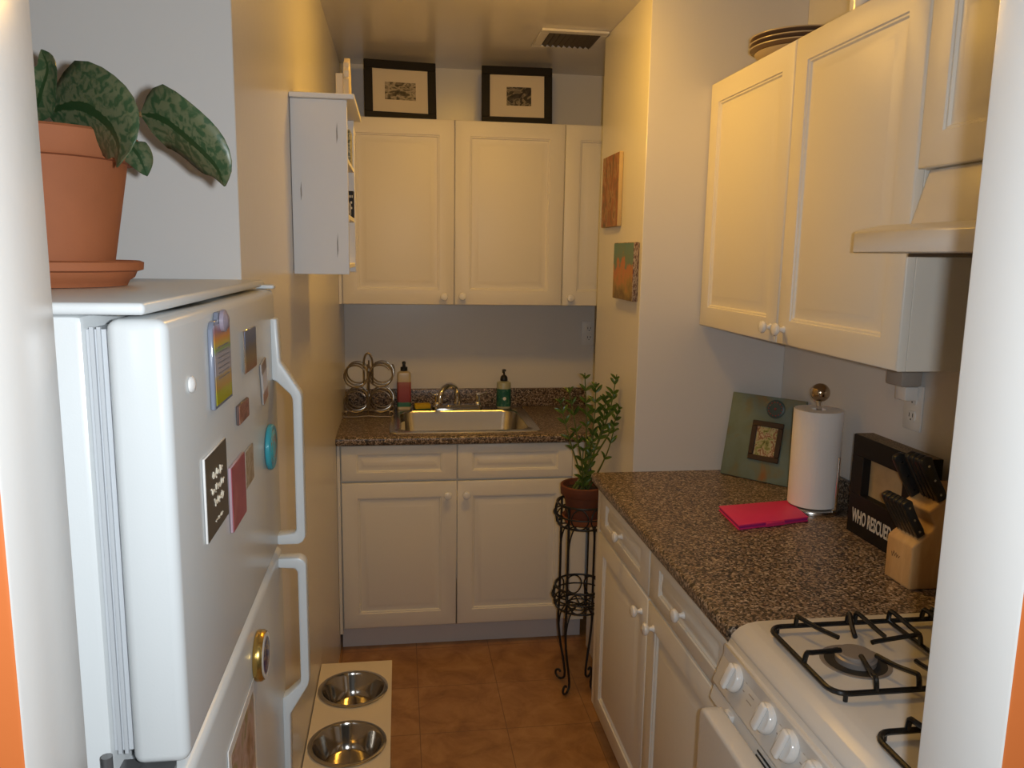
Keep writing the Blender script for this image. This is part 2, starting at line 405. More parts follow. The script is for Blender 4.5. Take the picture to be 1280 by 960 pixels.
# right base cabinets and worktop
FX = .652
t = thing('base_cabinet', 'cream two-door base cabinet with two drawers between column and stove', 'cabinet', (.96, 1.93, 0))
obj('body', carcass(G(), FX+.020, 1.378, .085, 1.279, 2.488, .877), CAB, t)
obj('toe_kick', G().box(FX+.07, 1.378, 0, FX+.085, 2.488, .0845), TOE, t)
d = door_r(t, 1.927, 2.455, .730, .872, FX, (2.19, .800), 'drawer', .075, .036)
d = door_r(t, 1.383, 1.921, .730, .872, FX, (1.665, .800), 'drawer', .075, .036)
door_r(t, 1.927, 2.455, .092, .722, FX, (1.975, .665))
door_r(t, 1.383, 1.921, .092, .722, FX, (1.87, .665))
obj('filler', G().box(FX+.002, 2.459, .092, FX+.0195, 2.488, .877, .001, 1), CAB, t)
t = thing('countertop', 'brown speckled countertop running from the column to the stove', 'countertop', (.96, 1.93, .878))
obj('worktop', slab(.630, 1.279, 1.378, 2.489, .8782, .914, None, ((0, .630),)), STONE, t)
obj('backsplash', G().box(1.261, 1.378, .9142, 1.279, 2.489, 1.0, .003, 2), STONE, t)
# right wall cabinets
UXF, ru0, ru1 = .972, 1.408, 2.160
t = thing('wall_cabinet', 'cream two-door wall cabinet on the right above the paper towels', 'cabinet', (1.13, 1.95, ru0))
obj('body', carcass(G(), UXF+.020, 1.428, ru0, 1.279, 2.488, ru1), CAB, t)
door_r(t, 1.946, 2.484, ru0, ru1, UXF, (1.978, 1.447))
door_r(t, 1.430, 1.941, ru0, ru1, UXF, (1.905, 1.447))
t = thing('wall_cabinet', 'short cream wall cabinet above the range hood', 'cabinet', (1.13, 1.1, 1.795))
obj('body', carcass(G(), UXF+.020, .815, 1.795, 1.279, 1.426, ru1), CAB, t)
door_r(t, 1.122, 1.424, 1.796, ru1, UXF)
door_r(t, .817, 1.118, 1.796, ru1, UXF)

# range hood
t = thing('range_hood', 'white range hood under the short cabinet, above the stove', 'range hood', (1.06, 1.1, 1.637))
obj('canopy', G().prism([(.845, 1.638), (1.278, 1.638), (1.278, 1.690), (.90, 1.690), (.852, 1.679), (.845, 1.675)], (0, .80, 0), (1, 0, 0), (0, 0, 1), (0, 1, 0), .608, .002, 1), STOVE, t)
obj('hood_body', G().prism([(.955, 1.6905), (1.278, 1.6905), (1.278, 1.794), (.985, 1.794)], (0, .82, 0), (1, 0, 0), (0, 0, 1), (0, 1, 0), .585, .003, 2), STOVE, t)
obj('grease_filter', G().box(.90, .90, 1.632, 1.24, 1.32, 1.6378), mat('filter_mesh', (.12, .11, .10), .4, .8), t)

# ------------------------------------------------------------------ sink and things around it
def rrect(x0, x1, y0, y1, r, z, n=6):
    pts = []
    for cx, cy, a0 in ((x1-r, y0+r, -PI/2), (x1-r, y1-r, 0), (x0+r, y1-r, PI/2), (x0+r, y0+r, PI)):
        for i in range(n+1):
            a = a0+PI/2*i/n; pts.append(Vector((cx+r*math.cos(a), cy+r*math.sin(a), z)))
    return pts
t = thing('sink', 'stainless steel drop-in sink set in the back countertop', 'sink', (.26, 3.38, .9145))
obj('basin', G().rings([rrect(-.045, .572, 3.112, 3.662, .03, .9145), rrect(-.043, .570, 3.114, 3.660, .03, .9185), rrect(-.03, .558, 3.126, 3.648, .035, .9195),
    rrect(-.003, .529, 3.147, 3.560, .06, .918), rrect(.002, .524, 3.152, 3.555, .06, .910), rrect(.012, .514, 3.162, 3.545, .06, .77), rrect(.03, .496, 3.18, 3.527, .06, .752), rrect(.2, .33, 3.31, 3.40, .03, .748)], True, False, True), STEEL, t, angle=50)
obj('drain', G().lathe([(.04, .7488), (.042, .7515), (.03, .752), (.028, .7495), (.001, .7495)], (.263, 3.355, 0), 24), CHROME, t)
t = thing('faucet', 'chrome two-handle faucet at the back of the sink', 'faucet', (.262, 3.605, .919))
obj('base_plate', G().rings([rrect(.145, .378, 3.58, 3.632, .024, .9197), rrect(.145, .378, 3.58, 3.632, .024, .93), rrect(.152, .371, 3.587, 3.625, .019, .938)]), CHROME, t)
arc = [(.262, 3.607, .938), (.262, 3.606, .965)]
for i in range(0, 11):
    a = PI*i/10; u = .047*(1-math.cos(a)); arc.append((.262-u*.9, 3.606-u*1.05, .985+.052*math.sin(a)))
arc.append((.176, 3.505, .965))
obj('spout', G().tube(arc, [.016, .0145]+[.0125]*11+[.0115], 14), CHROME, t)
for x in (.168, .357):
    h = obj('handle', G().lathe([(.017, .938), (.016, .946), (.010, .952), (.010, .972), (.013, .98), (.011, .989), (.001, .992)], (x, 3.606, 0), 18), CHROME, t)
    obj('lever', G().tube([(x, 3.606, .978), (x+(.02 if x > .26 else -.02), 3.59, .988), (x+(.034 if x > .26 else -.034), 3.575, .998)], [.0065, .0055, .0045], 10), CHROME, h)
# soap bottles
def soap(name, label, x, y, z, w, d, h, bodym, labelm, capm, round_=False):
    t = thing(name, label, 'bottle', (x, y, z))
    hw, hd = w/2, d/2; rr = min(hw, hd)*(.98 if round_ else .45)
    R = lambda k, zz: rrect(x-hw*k, x+hw*k, y-hd*k, y+hd*k, rr*k, z+zz)
    obj('bottle_body', G().rings([R(.94, 0), R(1, .004), R(1, h*.90), R(.93, h*.95), R(.55, h*.99), R(.40, h)]), bodym, t)
    L = lambda zz: rrect(x-hw-.0006, x+hw+.0006, y-hd-.0006, y+hd+.0006, rr, z+zz)
    obj('label_band', G().rings([L(h*.08), L(h*.72)], True, False, False), labelm, t)
    return t, h
PINKL = grad_mat('pink_label', [(0, (.03, .16, .10)), (.16, (.05, .2, .13)), (.2, (.25, .04, .05)), (.6, (.34, .07, .07)), (.8, (.36, .09, .08)), (1, (.40, .15, .12))], 2, .4, .1, 9)
t, h = soap('dish_soap_bottle', 'tall dish soap bottle with pink and red label left of the faucet', .018, 3.60, .920, .062, .045, .178, mat('milky_soap', (.55, .45, .27), .3), PINKL, BLACK)
obj('cap', G().lathe([(.016, h), (.016, h+.016), (.0075, h+.019), (.007, h+.030), (.0085, h+.031), (.008, h+.040), (.004, h+.043)], (.018, 3.60, .920), 18), BLACK, t)
GRL = noise_pic('green_label', [(.0, (.010, .085, .06)), (.55, (.015, .12, .085)), (.62, (.08, .2, .14)), (1, (.02, .13, .09))], 6, 5, .4)
t, h = soap('hand_soap_bottle', 'pump bottle of hand soap with green label right of the faucet', .478, 3.605, .920, .066, .060, .128, mat('pale_soap', (.42, .42, .28), .3), GRL, BLACK, True)
c = (.478, 3.605, .920)
obj('pump', G().lathe([(.017, h), (.0175, h+.006), (.016, h+.018), (.009, h+.026), (.0045, h+.028), (.0042, h+.042), (.009, h+.044), (.009, h+.052), (.004, h+.054)], c, 18).tube([(c[0], c[1], c[2]+h+.048), (c[0]-.006, c[1]-.02, c[2]+h+.049), (c[0]-.009, c[1]-.032, c[2]+h+.044)], [.006, .005, .004], 10), BLACK, t)
obj('label_seal', G().lathe([(.008, 0), (.008, .0006)], n=20, mat=Matrix.Translation((.478, 3.5744, .968)) @ Matrix.Rotation(PI/2, 4, 'X')), PLUGW, t)
g = G().box(-.036, -.022, .0065, .036, .022, .028, .004, 2, Matrix.Translation((.100, 3.585, .9195)) @ Matrix.Rotation(.15, 4, 'Z'))
t = thing('sponge', 'yellow scrubbing sponge lying on the sink ledge', 'sponge', (.1, 3.585, .9195))
obj('foam', g, mat('yellow_foam', (.62, .42, .02), .9, bump=.5, bs=180), t)
obj('scrub_pad', G().box(-.036, -.022, 0, .036, .022, .0064, .001, 1, Matrix.Translation((.100, 3.585, .9195)) @ Matrix.Rotation(.15, 4, 'Z')), mat('green_scrub', (.06, .12, .03), .95), t)
# coiled wire bottle rack
t = thing('wine_rack', 'coiled metal wire bottle rack on the back countertop by the left wall', 'rack', (-.138, 3.52, .914))
for (x, z) in ((-.191, 1.094), (-.085, 1.096), (-.192, .982), (-.086, .982)):
    pts = []
    for i in range(3*24+1):
        a = 2*PI*i/24; pts.append((x+.0505*math.cos(a+.6)+(i/72)*.010, 3.43+.15*i/72, z+.0505*math.sin(a+.6)+(i/72)*.006))
    obj('coil', G().tube(pts, .0034, 8), NICKEL, t)
pts = []
for i in range(25):
    a = PI*i/24; pts.append((-.138+.019*math.cos(a), 3.50, 1.14+.05*math.sin(a)))
obj('handle', G().tube([(-.119, 3.5, 1.05), (-.119, 3.5, 1.10)]+pts+[(-.157, 3.5, 1.10), (-.157, 3.5, 1.05)], .004, 8), NICKEL, t)
for y in (3.44, 3.57):
    obj('upright', G().tube([(-.138, y, .93), (-.138, y, 1.15)], .0035, 8), NICKEL, t)
    for sgn in (-1, 1):
        pts = [(-.138+sgn*(.10+.010*math.cos(a)), y, .930+.012*math.sin(a)) for a in [k*.5 for k in range(-3, 8)]]
        obj('foot', G().tube([(-.138, y, .922)]+[(-.138+sgn*.05, y, .918)]+pts, .0035, 8), NICKEL, t)

# outlets
def outlet(label, M):
    t = thing('wall_outlet', label, 'outlet', M.translation[:], M.to_euler()[:])
    L = lambda *a, **k: G().box(*a, **k)
    obj('cover_plate', L(-.035, -.0575, 0, .035, .0575, .005, .002, 2), PLUGW, t, True)
    for z in (-.022, .022):
        s = obj('socket', G().rings([rrect(-.016, .016, z-.014, z+.014, .009, .005), rrect(-.015, .015, z-.013, z+.013, .009, .0072)]), PLUGW, t, True)
        obj('slots', L(-.008, z-.002, .0072, -.0055, z+.008, .0076).box(.0055, z-.002, .0072, .008, z+.008, .0076).box(-.002, z-.010, .0072, .002, z-.006, .0076), SLOT, s, True)
    return t
outlet('white double outlet on the back wall beside the column', basis((.895, 3.6893, 1.262), UX, UZ, NY))
outlet('white double outlet on the right wall above the knife block', basis((1.2793, 1.795, 1.262), (0, -1, 0), UZ, (-1, 0, 0)))
t = thing('night_light', 'small grey and white plug-in adaptor in the right wall outlet', 'night light', (1.262, 1.795, 1.30))
obj('plug_body', G().box(1.235, 1.772, 1.282, 1.2715, 1.815, 1.318, .005, 2), PLUGW, t)
obj('shade', G().box(1.215, 1.762, 1.319, 1.2715, 1.828, 1.372, .006, 2), GREYP, t)

# ------------------------------------------------------------------ picture frames on the back cabinets
def tilt(loc, yaw, lean): return Matrix.Translation(loc) @ Matrix.Rotation(yaw, 4, 'Z') @ Matrix.Rotation(lean, 4, 'X')
BW1 = noise_pic('grey_photo_group', [(.30, (.02, .015, .01)), (.45, (.10, .08, .05)), (.55, (.45, .38, .27)), (.7, (.06, .05, .03))], 4, 5, .3, dist=.5)
BW2 = noise_pic('grey_photo_face', [(.30, (.015, .012, .01)), (.45, (.05, .04, .03)), (.52, (.30, .25, .17)), (.6, (.03, .025, .02))], 2.6, 3, .3, dist=1.6)
def picture(label, loc, yaw, lean, w, h, photo, pw, ph, px=0, fr=.034, mw=True):
    M = tilt(loc, yaw, lean)
    t = thing('picture_frame', label, 'picture frame', M.translation[:], M.to_euler()[:], 'black picture frames on the wall cabinet')
    g = G(); d = .018
    for a in ((-w/2, 0, w/2, fr), (-w/2, h-fr, w/2, h), (-w/2, fr, -w/2+fr, h-fr), (w/2-fr, fr, w/2, h-fr)): g.box(a[0], -d, a[1], a[2], 0, a[3], .0015, 1)
    obj('frame', g, FRAMEB, t, True)
    obj('mat_board', G().box(-w/2+fr-.002, -.010, fr-.002, w/2-fr+.002, -.004, h-fr+.002), MATB, t, True)
    obj('photo', G().box(px-pw/2, -.0108, h/2-ph/2, px+pw/2, -.0101, h/2+ph/2), photo, t, True)
    obj('easel_back', G().box(-.03, .0, .01, .03, .004, h*.7, .001, 1, Matrix.Rotation(-.35, 4, 'X') @ Matrix.Translation((0, .001, 0))), FRAMEB, t, True)
    return t
picture('black picture frame with group photo, left of the two on the wall cabinet', (.010, 3.475, 2.1668), .10, -.13, .297, .245, BW1, .128, .072)
picture('black picture frame with close-up face photo, right of the two on the wall cabinet', (.500, 3.475, 2.1668), -.04, -.13, .300, .245, BW2, .105, .078, .008)

# ------------------------------------------------------------------ canvases on the column
CV1 = noise_pic('rust_painting', [(.25, (.07, .05, .015)), (.40, (.20, .11, .03)), (.50, (.34, .10, .025)), (.58, (.40, .25, .10)), (.66, (.22, .10, .03)), (.8, (.10, .07, .02))], 5, 8, .5, dist=.7, stretch=(1, 1.4, .8))
CV2 = grad_mat('teal_orange_painting', [(0, (.16, .10, .03)), (.22, (.30, .20, .05)), (.42, (.46, .20, .06)), (.58, (.48, .16, .06)), (.68, (.14, .21, .15)), (1, (.10, .22, .20))], 2, .5, .9, 5)
SIDE1 = mat('canvas_side_cream', (.55, .40, .20), .7); 
SIDE2 = noise_pic('canvas_side_mixed', [(.4, (.09, .03, .02)), (.5, (.45, .36, .26)), (.62, (.10, .04, .03))], 5, 4, .6, stretch=(1, 1, 2))
t = thing('canvas_painting', 'rust and gold painted canvas, upper of the two on the column', 'painting', (.76, 2.81, 1.73))
obj('canvas', G().box(.7545, 2.742, 1.730, .7695, 2.965, 1.984, .0025, 2), SIDE1, t)
obj('painted_face', G().box(.7538, 2.744, 1.732, .7544, 2.963, 1.982), CV1, t)
t = thing('canvas_painting', 'teal and orange painted canvas, lower of the two on the column', 'painting', (.76, 2.62, 1.48))
obj('canvas', G().box(.7505, 2.515, 1.480, .7695, 2.755, 1.672, .0025, 2), SIDE2, t)
obj('painted_face', G().box(.7498, 2.517, 1.482, .7504, 2.753, 1.670), CV2, t)

# ------------------------------------------------------------------ shelf on the left wall
SX = -.119
t = thing('wall_shelf', 'white distressed wooden shelf unit on the left wall', 'shelf', (-.185, 2.09, 1.57))
for y in (1.967, 2.262):
    s = obj('side_panel', G().box(-.249, y, 1.571, SX, y+.014, 1.975, .001, 1), WHITEP, t)
    if y < 2:
        g = G()
        for (x, z, hh) in ((-.143, 1.90, .05), (-.228, 1.765, .045), (-.146, 1.64, .06)):
            g.prism([(x-.0010, z-hh/2), (x+.0018, z-hh*.2), (x+.0008, z+hh/2), (x-.0016, z+hh*.1)], (0, y-.0003, 0), (1, 0, 0), (0, 0, 1), (0, 1, 0), .0003)
        obj('scuff', g, mat('scuff_grey', (.35, .33, .31), .8), s)
obj('back_panel', G().box(-.2492, 1.981, 1.60, -.2442, 2.262, 1.975), WHITEP, t)
obj('top_board', G().box(-.2492, 1.955, 1.9755, -.101, 2.288, 1.987, .0015, 1), WHITEP, t)
for z in (1.838, 1.705, 1.585): obj('shelf_board', G().box(-.244, 1.981, z, SX-.002, 2.262, z+.011, .001, 1), WHITEP, t)
t = thing('wooden_ornament', 'cream carved wooden ornament standing on top of the white shelf', 'ornament', (-.13, 2.09, 1.9875))
prof = [(0, 0), (.10, 0), (.10, .045), (.088, .052), (.094, .066), (.080, .076), (.078, .088), (.062, .094), (.05, .104), (.038, .094), (.022, .088), (.020, .076), (.006, .066), (.012, .052), (0, .045)]
obj('carved_panel', G().prism(prof, (-.130, 2.02, 1.9875), (0, 1, 0), (0, 0, 1), (1, 0, 0), .014, .0015, 1), CREAMW, t)
obj('back_block', G().box(-.148, 2.03, 1.9875, -.1305, 2.11, 2.048, .0015, 1), CREAMW, t)
t = thing('sign_block', 'black block sign with pale lettering OF on the middle shelf', 'sign', (-.18, 2.22, 1.7165))
obj('block', G().box(-.238, 2.205, 1.7165, -.1195, 2.235, 1.786, .001, 1), FRAMEB, t)
obj('lettering', G().text('OF', basis((-.1395, 2.2046, 1.7225), (1, 0, 0), (0, 0, 1), (0, -1, 0)), .052, .0003, .24, .0004), MATB, t)
g = G()
for i in range(5): g.box(-.1385+i*.0036, 2.2042, 1.768, -.1363+i*.0036, 2.2049, 1.7745)
obj('small_lettering', g, MATB, t)
obj('patterned_tin', G().box(-.205, 2.14, 1.8495, -.1215, 2.215, 1.935, .004, 2), noise_pic('leafy_tin', [(.4, (.10, .11, .07)), (.5, (.45, .43, .33)), (.6, (.16, .17, .10))], 7, 4, .4), None,
    label='small tin with grey leafy pattern on the top shelf', cat='tin')
obj('folded_card', G().prism([(0, 0), (.05, 0), (.004, .035)], (-.185, 2.05, 1.5965), (1, 0, 0), (0, 0, 1), (0, 1, 0), .09), WHITEP, None, label='small white tented card on the bottom shelf of the wall shelf', cat='card')

# ------------------------------------------------------------------ refrigerator
FXR = -.195
t = thing('refrigerator', 'white two-door refrigerator with magnets on its doors and a potted plant on top', 'refrigerator', (-.53, 1.0, 0))
g = G().box(-.855, .702, .03, -.262, 1.295, 1.568, .006, 2); obj('cabinet_body', g, FRIDGE, t)
obj('top_panel', G().box(-.857, .698, 1.5685, -.211, 1.300, 1.579, .004, 3), FPLAST, t)
for i, (a, b) in enumerate(((1.168, 1.556), (.16, 1.135))):
    obj('gasket', G().box(-.2615, .708, a, -.2455, 1.290, b).box(-.258, .705, a-.002, -.2545, .708, b+.002).box(-.252, .705, a-.002, -.249, .708, b+.002), GASKET, t)
for nm, z0, z1 in (('freezer_door', 1.154, 1.565), ('fridge_door', .15, 1.144)):
    d = obj(nm, G().box(-.245, .700, z0, FXR, 1.293, z1, .010, 4), FRIDGE, t)
    if nm == 'freezer_door':
        poly = [(-.196, 1.522), (-.186, 1.522), (-.183, 1.455), (-.154, 1.408), (-.152, 1.400), (-.152, 1.172), (-.156, 1.164), (-.163, 1.160), (-.196, 1.160), (-.196, 1.176), (-.170, 1.178), (-.166, 1.183), (-.166, 1.396), (-.169, 1.404), (-.190, 1.425), (-.196, 1.427)]
    else:
        poly = [(-.196, 1.137), (-.163, 1.137), (-.156, 1.133), (-.152, 1.126), (-.152, .925), (-.154, .915), (-.184, .865), (-.186, .70), (-.196, .70), (-.196, .895), (-.190, .898), (-.168, .918), (-.166, .926), (-.166, 1.113), (-.170, 1.119), (-.196, 1.121)]
    obj('handle', G().prism(poly, (0, 1.247, 0), (1, 0, 0), (0, 0, 1), (0, 1, 0), .026, .003, 2), FPLAST, d)
obj('hinge', G().box(-.268, .686, 1.1405, -.215, .730, 1.1445, .001, 1).tube([(-.262, .689, 1.135), (-.262, .689, 1.175)], .005, 10).lathe([(.016, 1.1445), (.016, 1.149)], (-.225, .708, 0), 16), mat('dark_chrome', (.20, .20, .20), .3, .6), t)
obj('corner_cap', G().box(-.222, 1.276, 1.5655, -.193, 1.298, 1.572, .003, 2), FPLAST, t)
for (x, y) in ((-.82, .74), (-.3, .74), (-.82, 1.25), (-.3, 1.25)): obj('foot', G().lathe([(.02, .0), (.02, .03)], (x, y, 0), 14), BLACK, t)
obj('toe_grille', G().box(-.27, .71, .04, -.25, 1.285, .14, .003, 1), GREYP, t)
# magnets
def flat(name, label, cat, y0, y1, z0, z1, th, m, edge=None, skew=0, border=.0008):
    """thin printed piece on the fridge front"""
    t = thing(name, label, cat, (FXR+.0006, (y0+y1)/2, (z0+z1)/2), (skew, 0, 0))
    hw, hh = (y1-y0)/2, (z1-z0)/2
    obj('backing', G().box(0, -hw, -hh, th*.8, hw, hh, min(.001, th*.2), 1), edge or PLUGW, t, True)
    obj('printed_face', G().box(th*.8, -hw+border, -hh+border, th, hw-border, hh-border), m, t, True)
    return t
RAIN = grad_mat('rainbow_print', [(0, (.45, .42, .02)), (.14, (.42, .40, .03)), (.2, (.50, .28, .06)), (.34, (.42, .30, .14)), (.38, (.38, .35, .38)), (.62, (.40, .37, .40)), (.68, (.25, .36, .12)), (.74, (.62, .42, .05)), (.82, (.75, .30, .05)), (.92, (.40, .18, .22)), (1, (.35, .33, .42))], 2, .15, .06, 6)
t = thing('list_magnet', 'clear acrylic notepad-shaped magnet with rainbow print at top of freezer door', 'magnet', (FXR+.0006, .884, 1.505))
yy, zz = .884, 1.505; hw, hh = .043, .046
pl = [(-hw, -hh), (hw, -hh), (hw, hh-.008), (hw-.008, hh), (.018, hh), (.014, hh+.008), (-.014, hh+.008), (-.018, hh), (-hw+.008, hh), (-hw, hh-.008)]
obj('acrylic_body', G().prism(pl, (FXR+.0006, yy, zz), (0, 1, 0), (0, 0, 1), (1, 0, 0), .005, .001, 1), mat('smoky_acrylic', (.20, .22, .28), .08), t)
obj('printed_face', G().box(FXR+.0057, yy-hw+.005, zz-hh+.004, FXR+.0062, yy+hw-.005, zz+hh-.004), RAIN, t)
g = G()
for i in range(7): g.box(FXR+.0063, yy-.026, zz-.016+i*.0055, FXR+.0065, yy+.028, zz-.0148+i*.0055)
obj('ruled_lines', g, mat('print_grey', (.18, .17, .20), .5), t)
obj('bulb_top', G().lathe([(.012, 0), (.012, .004), (.006, .007), (.001, .0075)], n=18, mat=basis((FXR+.006, yy, zz+hh-.002), (0, 1, 0), (0, 0, 1), (1, 0, 0))), mat('purple_grey', (.30, .25, .30), .3), t)
BLUEP = grad_mat('landscape_print', [(0, (.22, .08, .03)), (.3, (.24, .15, .06)), (.55, (.16, .13, .11)), (.75, (.10, .13, .22)), (1, (.18, .19, .26))], 2, .3, .3, 4)
flat('photo_magnet', 'landscape photo magnet with silver edge near the top of freezer door', 'magnet', 1.016, 1.094, 1.471, 1.525, .004, BLUEP, CHROME)
STRIP = grad_mat('strip_print', [(0, (.30, .12, .05)), (.25, (.32, .15, .07)), (.3, (.52, .47, .46)), (.72, (.50, .45, .45)), (.78, (.20, .12, .08)), (1, (.22, .14, .10))], 2, .35, .05)
flat('photo_magnet', 'slim tilted brown and white photo magnet beside the freezer handle', 'magnet', 1.140, 1.178, 1.410, 1.470, .003, STRIP, GREYP, .18)
REDP = noise_pic('red_brown_print', [(.35, (.16, .05, .03)), (.5, (.30, .10, .06)), (.65, (.36, .20, .13))], 3, 4, .35)
flat('photo_magnet', 'tiny square red-brown magnet in the middle of freezer door', 'magnet', .966, 1.028, 1.416, 1.440, .004, REDP, mat('dark_edge', (.10, .06, .05), .4))
TEALP = noise_pic('teal_round_print', [(.3, (.03, .26, .30)), (.5, (.06, .40, .42)), (.58, (.30, .12, .06)), (.66, (.10, .14, .08)), (.8, (.08, .42, .45))], 4, 4, .3)
def round_magnet(label, y, z, r, th, rimm, facem, whiter=None):
    t = thing('round_magnet', label, 'magnet', (FXR+.0006, y, z))
    B = basis((FXR+.0006, y, z), (0, 1, 0), (0, 0, 1), (1, 0, 0))
    obj('rim', G().lathe([(r*.96, 0), (r, th*.2), (r, th*.7), (r*.93, th), (r*.80, th*.92)], n=32, mat=B), rimm, t)
    if whiter: obj('white_ring', G().lathe([(r*.84, th*.90), (r*.90, th*1.08), (r*.74, th*1.1), (r*.72, th*.9)], n=32, mat=B), whiter, t)
    obj('face', G().lathe([(r*.75, th*.93), (r*.70, th*1.12), (r*.35, th*1.2), (.0005, th*1.22)], n=32, mat=B), facem, t)
round_magnet('teal oval-looking round magnet beside the freezer handle', 1.187, 1.336, .034, .008, mat('teal_rim', (.04, .30, .36), .3), TEALP)
NAVY = noise_pic('navy_print', [(.35, (.02, .02, .07)), (.5, (.04, .05, .16)), (.6, (.50, .36, .12)), (.68, (.05, .05, .14))], 4, 4, .2, dist=1.0)
round_magnet('gold-rimmed round magnet with dark blue face on the lower door', 1.035, 1.084, .034, .012, mat('gold_rim', (.55, .36, .10), .25, .9), NAVY, PLUGW)
t = thing('button_magnet', 'small white oval button stuck on the freezer door near its left edge', 'magnet', (FXR, .764, 1.499))
obj('button', G().lathe([(.0075, 0), (.008, .002), (.006, .004), (.001, .005)], n=20, mat=basis((FXR+.0005, .766, 1.499), (0, 1, 0), (0, 0, 1), (1, 0, 0))), PLUGW, t)
t = flat('message_magnet', 'dark brown message magnet with pale script on the freezer door', 'magnet', .795, .892, 1.331, 1.419, .003, mat('dark_brown_print', (.075, .058, .04), .4), PLUGW)
g = G()
for k, (z, a, b) in enumerate(((.018, -.022, .022), (.003, -.030, .028), (-.011, -.018, .024), (-.031, -.016, .018))):
    n = 26; amp = .0052 if k < 3 else .002
    g.tube([(.0032, a+(b-a)*i/n+.002*math.sin(i*1.7), z+amp*math.sin(i*1.25+k)*(.6+.4*math.cos(i*.61))) for i in range(n+1)], .0011 if k < 3 else .0006, 6)
obj('script_lettering', g, MATB, t, True)
MAG = noise_pic('magenta_print', [(.3, (.30, .05, .07)), (.55, (.36, .07, .09)), (.75, (.42, .13, .13))], 2, 3, .4)
flat('book_magnet', 'deep pink rectangular magnet beside the dark brown message magnet', 'magnet', .908, .988, 1.302, 1.379, .004, MAG, mat('pink_grey_edge', (.45, .32, .36), .4))
TANP = noise_pic('tan_print', [(.4, (.30, .20, .10)), (.55, (.45, .36, .25)), (.7, (.22, .12, .05))], 3, 4, .4)
flat('photo_magnet', 'small tan photo magnet tucked behind the deep pink magnet', 'magnet', 1.000, 1.055, 1.326, 1.374, .0022, TANP, GREYP)
PHO = noise_pic('family_photo', [(.3, (.14, .06, .02)), (.42, (.40, .26, .17)), (.5, (.55, .40, .36)), (.6, (.30, .26, .10)), (.75, (.62, .50, .46))], 3, 5, .3, dist=1.0)
flat('photo_print', 'pinkish photograph with white border stuck on the lower fridge door', 'photograph', .845, 1.005, .88, 1.068, .0016, PHO, PLUGW, 0, .012)

# potted plant on the refrigerator
PX, PY, PZ = -.412, 1.015, 1.5795
obj('plant_saucer', G().lathe([(.084, 0), (.087, .006), (.093, .010), (.096, .017), (.103, .019), (.104, .028), (.099, .030), (.094, .026), (.085, .011), (.001, .010)], (PX, PY, PZ), 40), TERRA, label='terracotta saucer under the plant pot on the refrigerator', cat='saucer')
t = thing('potted_plant', 'silver-spotted leafy plant in terracotta pot on top of the refrigerator', 'plant', (PX, PY, PZ+.0103))
b0 = PZ+.0105
obj('pot', G().lathe([(.066, 0), (.070, .003), (.092, .132), (.100, .133), (.103, .137), (.106, .161), (.103, .164), (.096, .163), (.092, .145), (.088, .12), (.001, .12)], (PX, PY, b0), 48), TERRA, t)
obj('soil', G().lathe([(.0905, .143), (.06, .148), (.001, .150)], (PX, PY, b0), 32), SOIL, t)
def cam_pt(px, py, Y):
    v = Vector(((px-640), (py-480), 990.0))
    wv = Vector((v.dot(Vector(AX_R)), v.dot(Vector(AX_D)), v.dot(Vector(AX_U))))
    return Vector((0, 0, EYE))+wv*(Y/wv.y)
def smooth(pts, n):
    P = [Vector(p) for p in pts]; P = [P[0]*2-P[1]]+P+[P[-1]*2-P[-2]]; out = []
    for k in range(n+1):
        s = k/n*(len(P)-3); i = min(int(s), len(P)-4); f = s-i; a, b, c, d = P[i:i+4]
        out.append(.5*((2*b)+(c-a)*f+(2*a-5*b+4*c-d)*f*f+(3*b-a-3*c+d)*f**3))
    return out
def leaf(g, spine, side, hw, n=14, m=6, fold=.25, prof=None, th=.0012, wav=0):
    """blade along a spine; side = direction of the width; folds a little along the midrib"""
    sp = smooth(spine, n); side = Vector(side).normalized()
    top, bot = [], []
    for i, p in enumerate(sp):
        tg = (sp[min(i+1, n)]-sp[max(i-1, 0)]).normalized(); sd = (side-tg*side.dot(tg)).normalized(); nm = sd.cross(tg)
        f = i/n; wd = hw*(prof(f) if prof else math.sin(PI*min(1, f**.75*.97+.03))**.8)
        r1, r2 = [], []
        for j in range(-m//2, m//2+1):
            q = j/(m/2); o = sd*wd*q+nm*(abs(q)**1.5*wd*fold+wav*math.sin(f*9+q*2)*wd*q*q)
            r1.append(p+o+nm*th/2); r2.append(p+o-nm*th/2)
        top.append(r1); bot.append(r2)
    bm = g.bm; VT = [[bm.verts.new(c) for c in r] for r in top]; VB = [[bm.verts.new(c) for c in r] for r in bot]
    def quad(a, b, c, d, uvs):
        f = bm.faces.new((a, b, c, d))
        for l, u in zip(f.loops, uvs): l[g.uv].uv = u
    k = len(top[0])
    for i in range(n):
        for j in range(k-1):
            uv = [(j/(k-1), i/n), ((j+1)/(k-1), i/n), ((j+1)/(k-1), (i+1)/n), (j/(k-1), (i+1)/n)]
            quad(VT[i][j], VT[i][j+1], VT[i+1][j+1], VT[i+1][j], uv); quad(VB[i][j], VB[i+1][j], VB[i+1][j+1], VB[i][j+1], [uv[0], uv[3], uv[2], uv[1]])
        for j in (0, k-1):
            quad(VT[i][j], VT[i+1][j], VB[i+1][j], VB[i][j], [(j/(k-1), .5)]*4)
    for i in (0, n):
        for j in range(k-1): quad(VT[i][j], VB[i][j], VB[i][j+1], VT[i][j+1], [(.5, .5)]*4)
    return g
heart = lambda f: max(.03, (min(1, f/.22)**.55)*(1-max(0, (f-.30)/.70)**1.9)**.85)
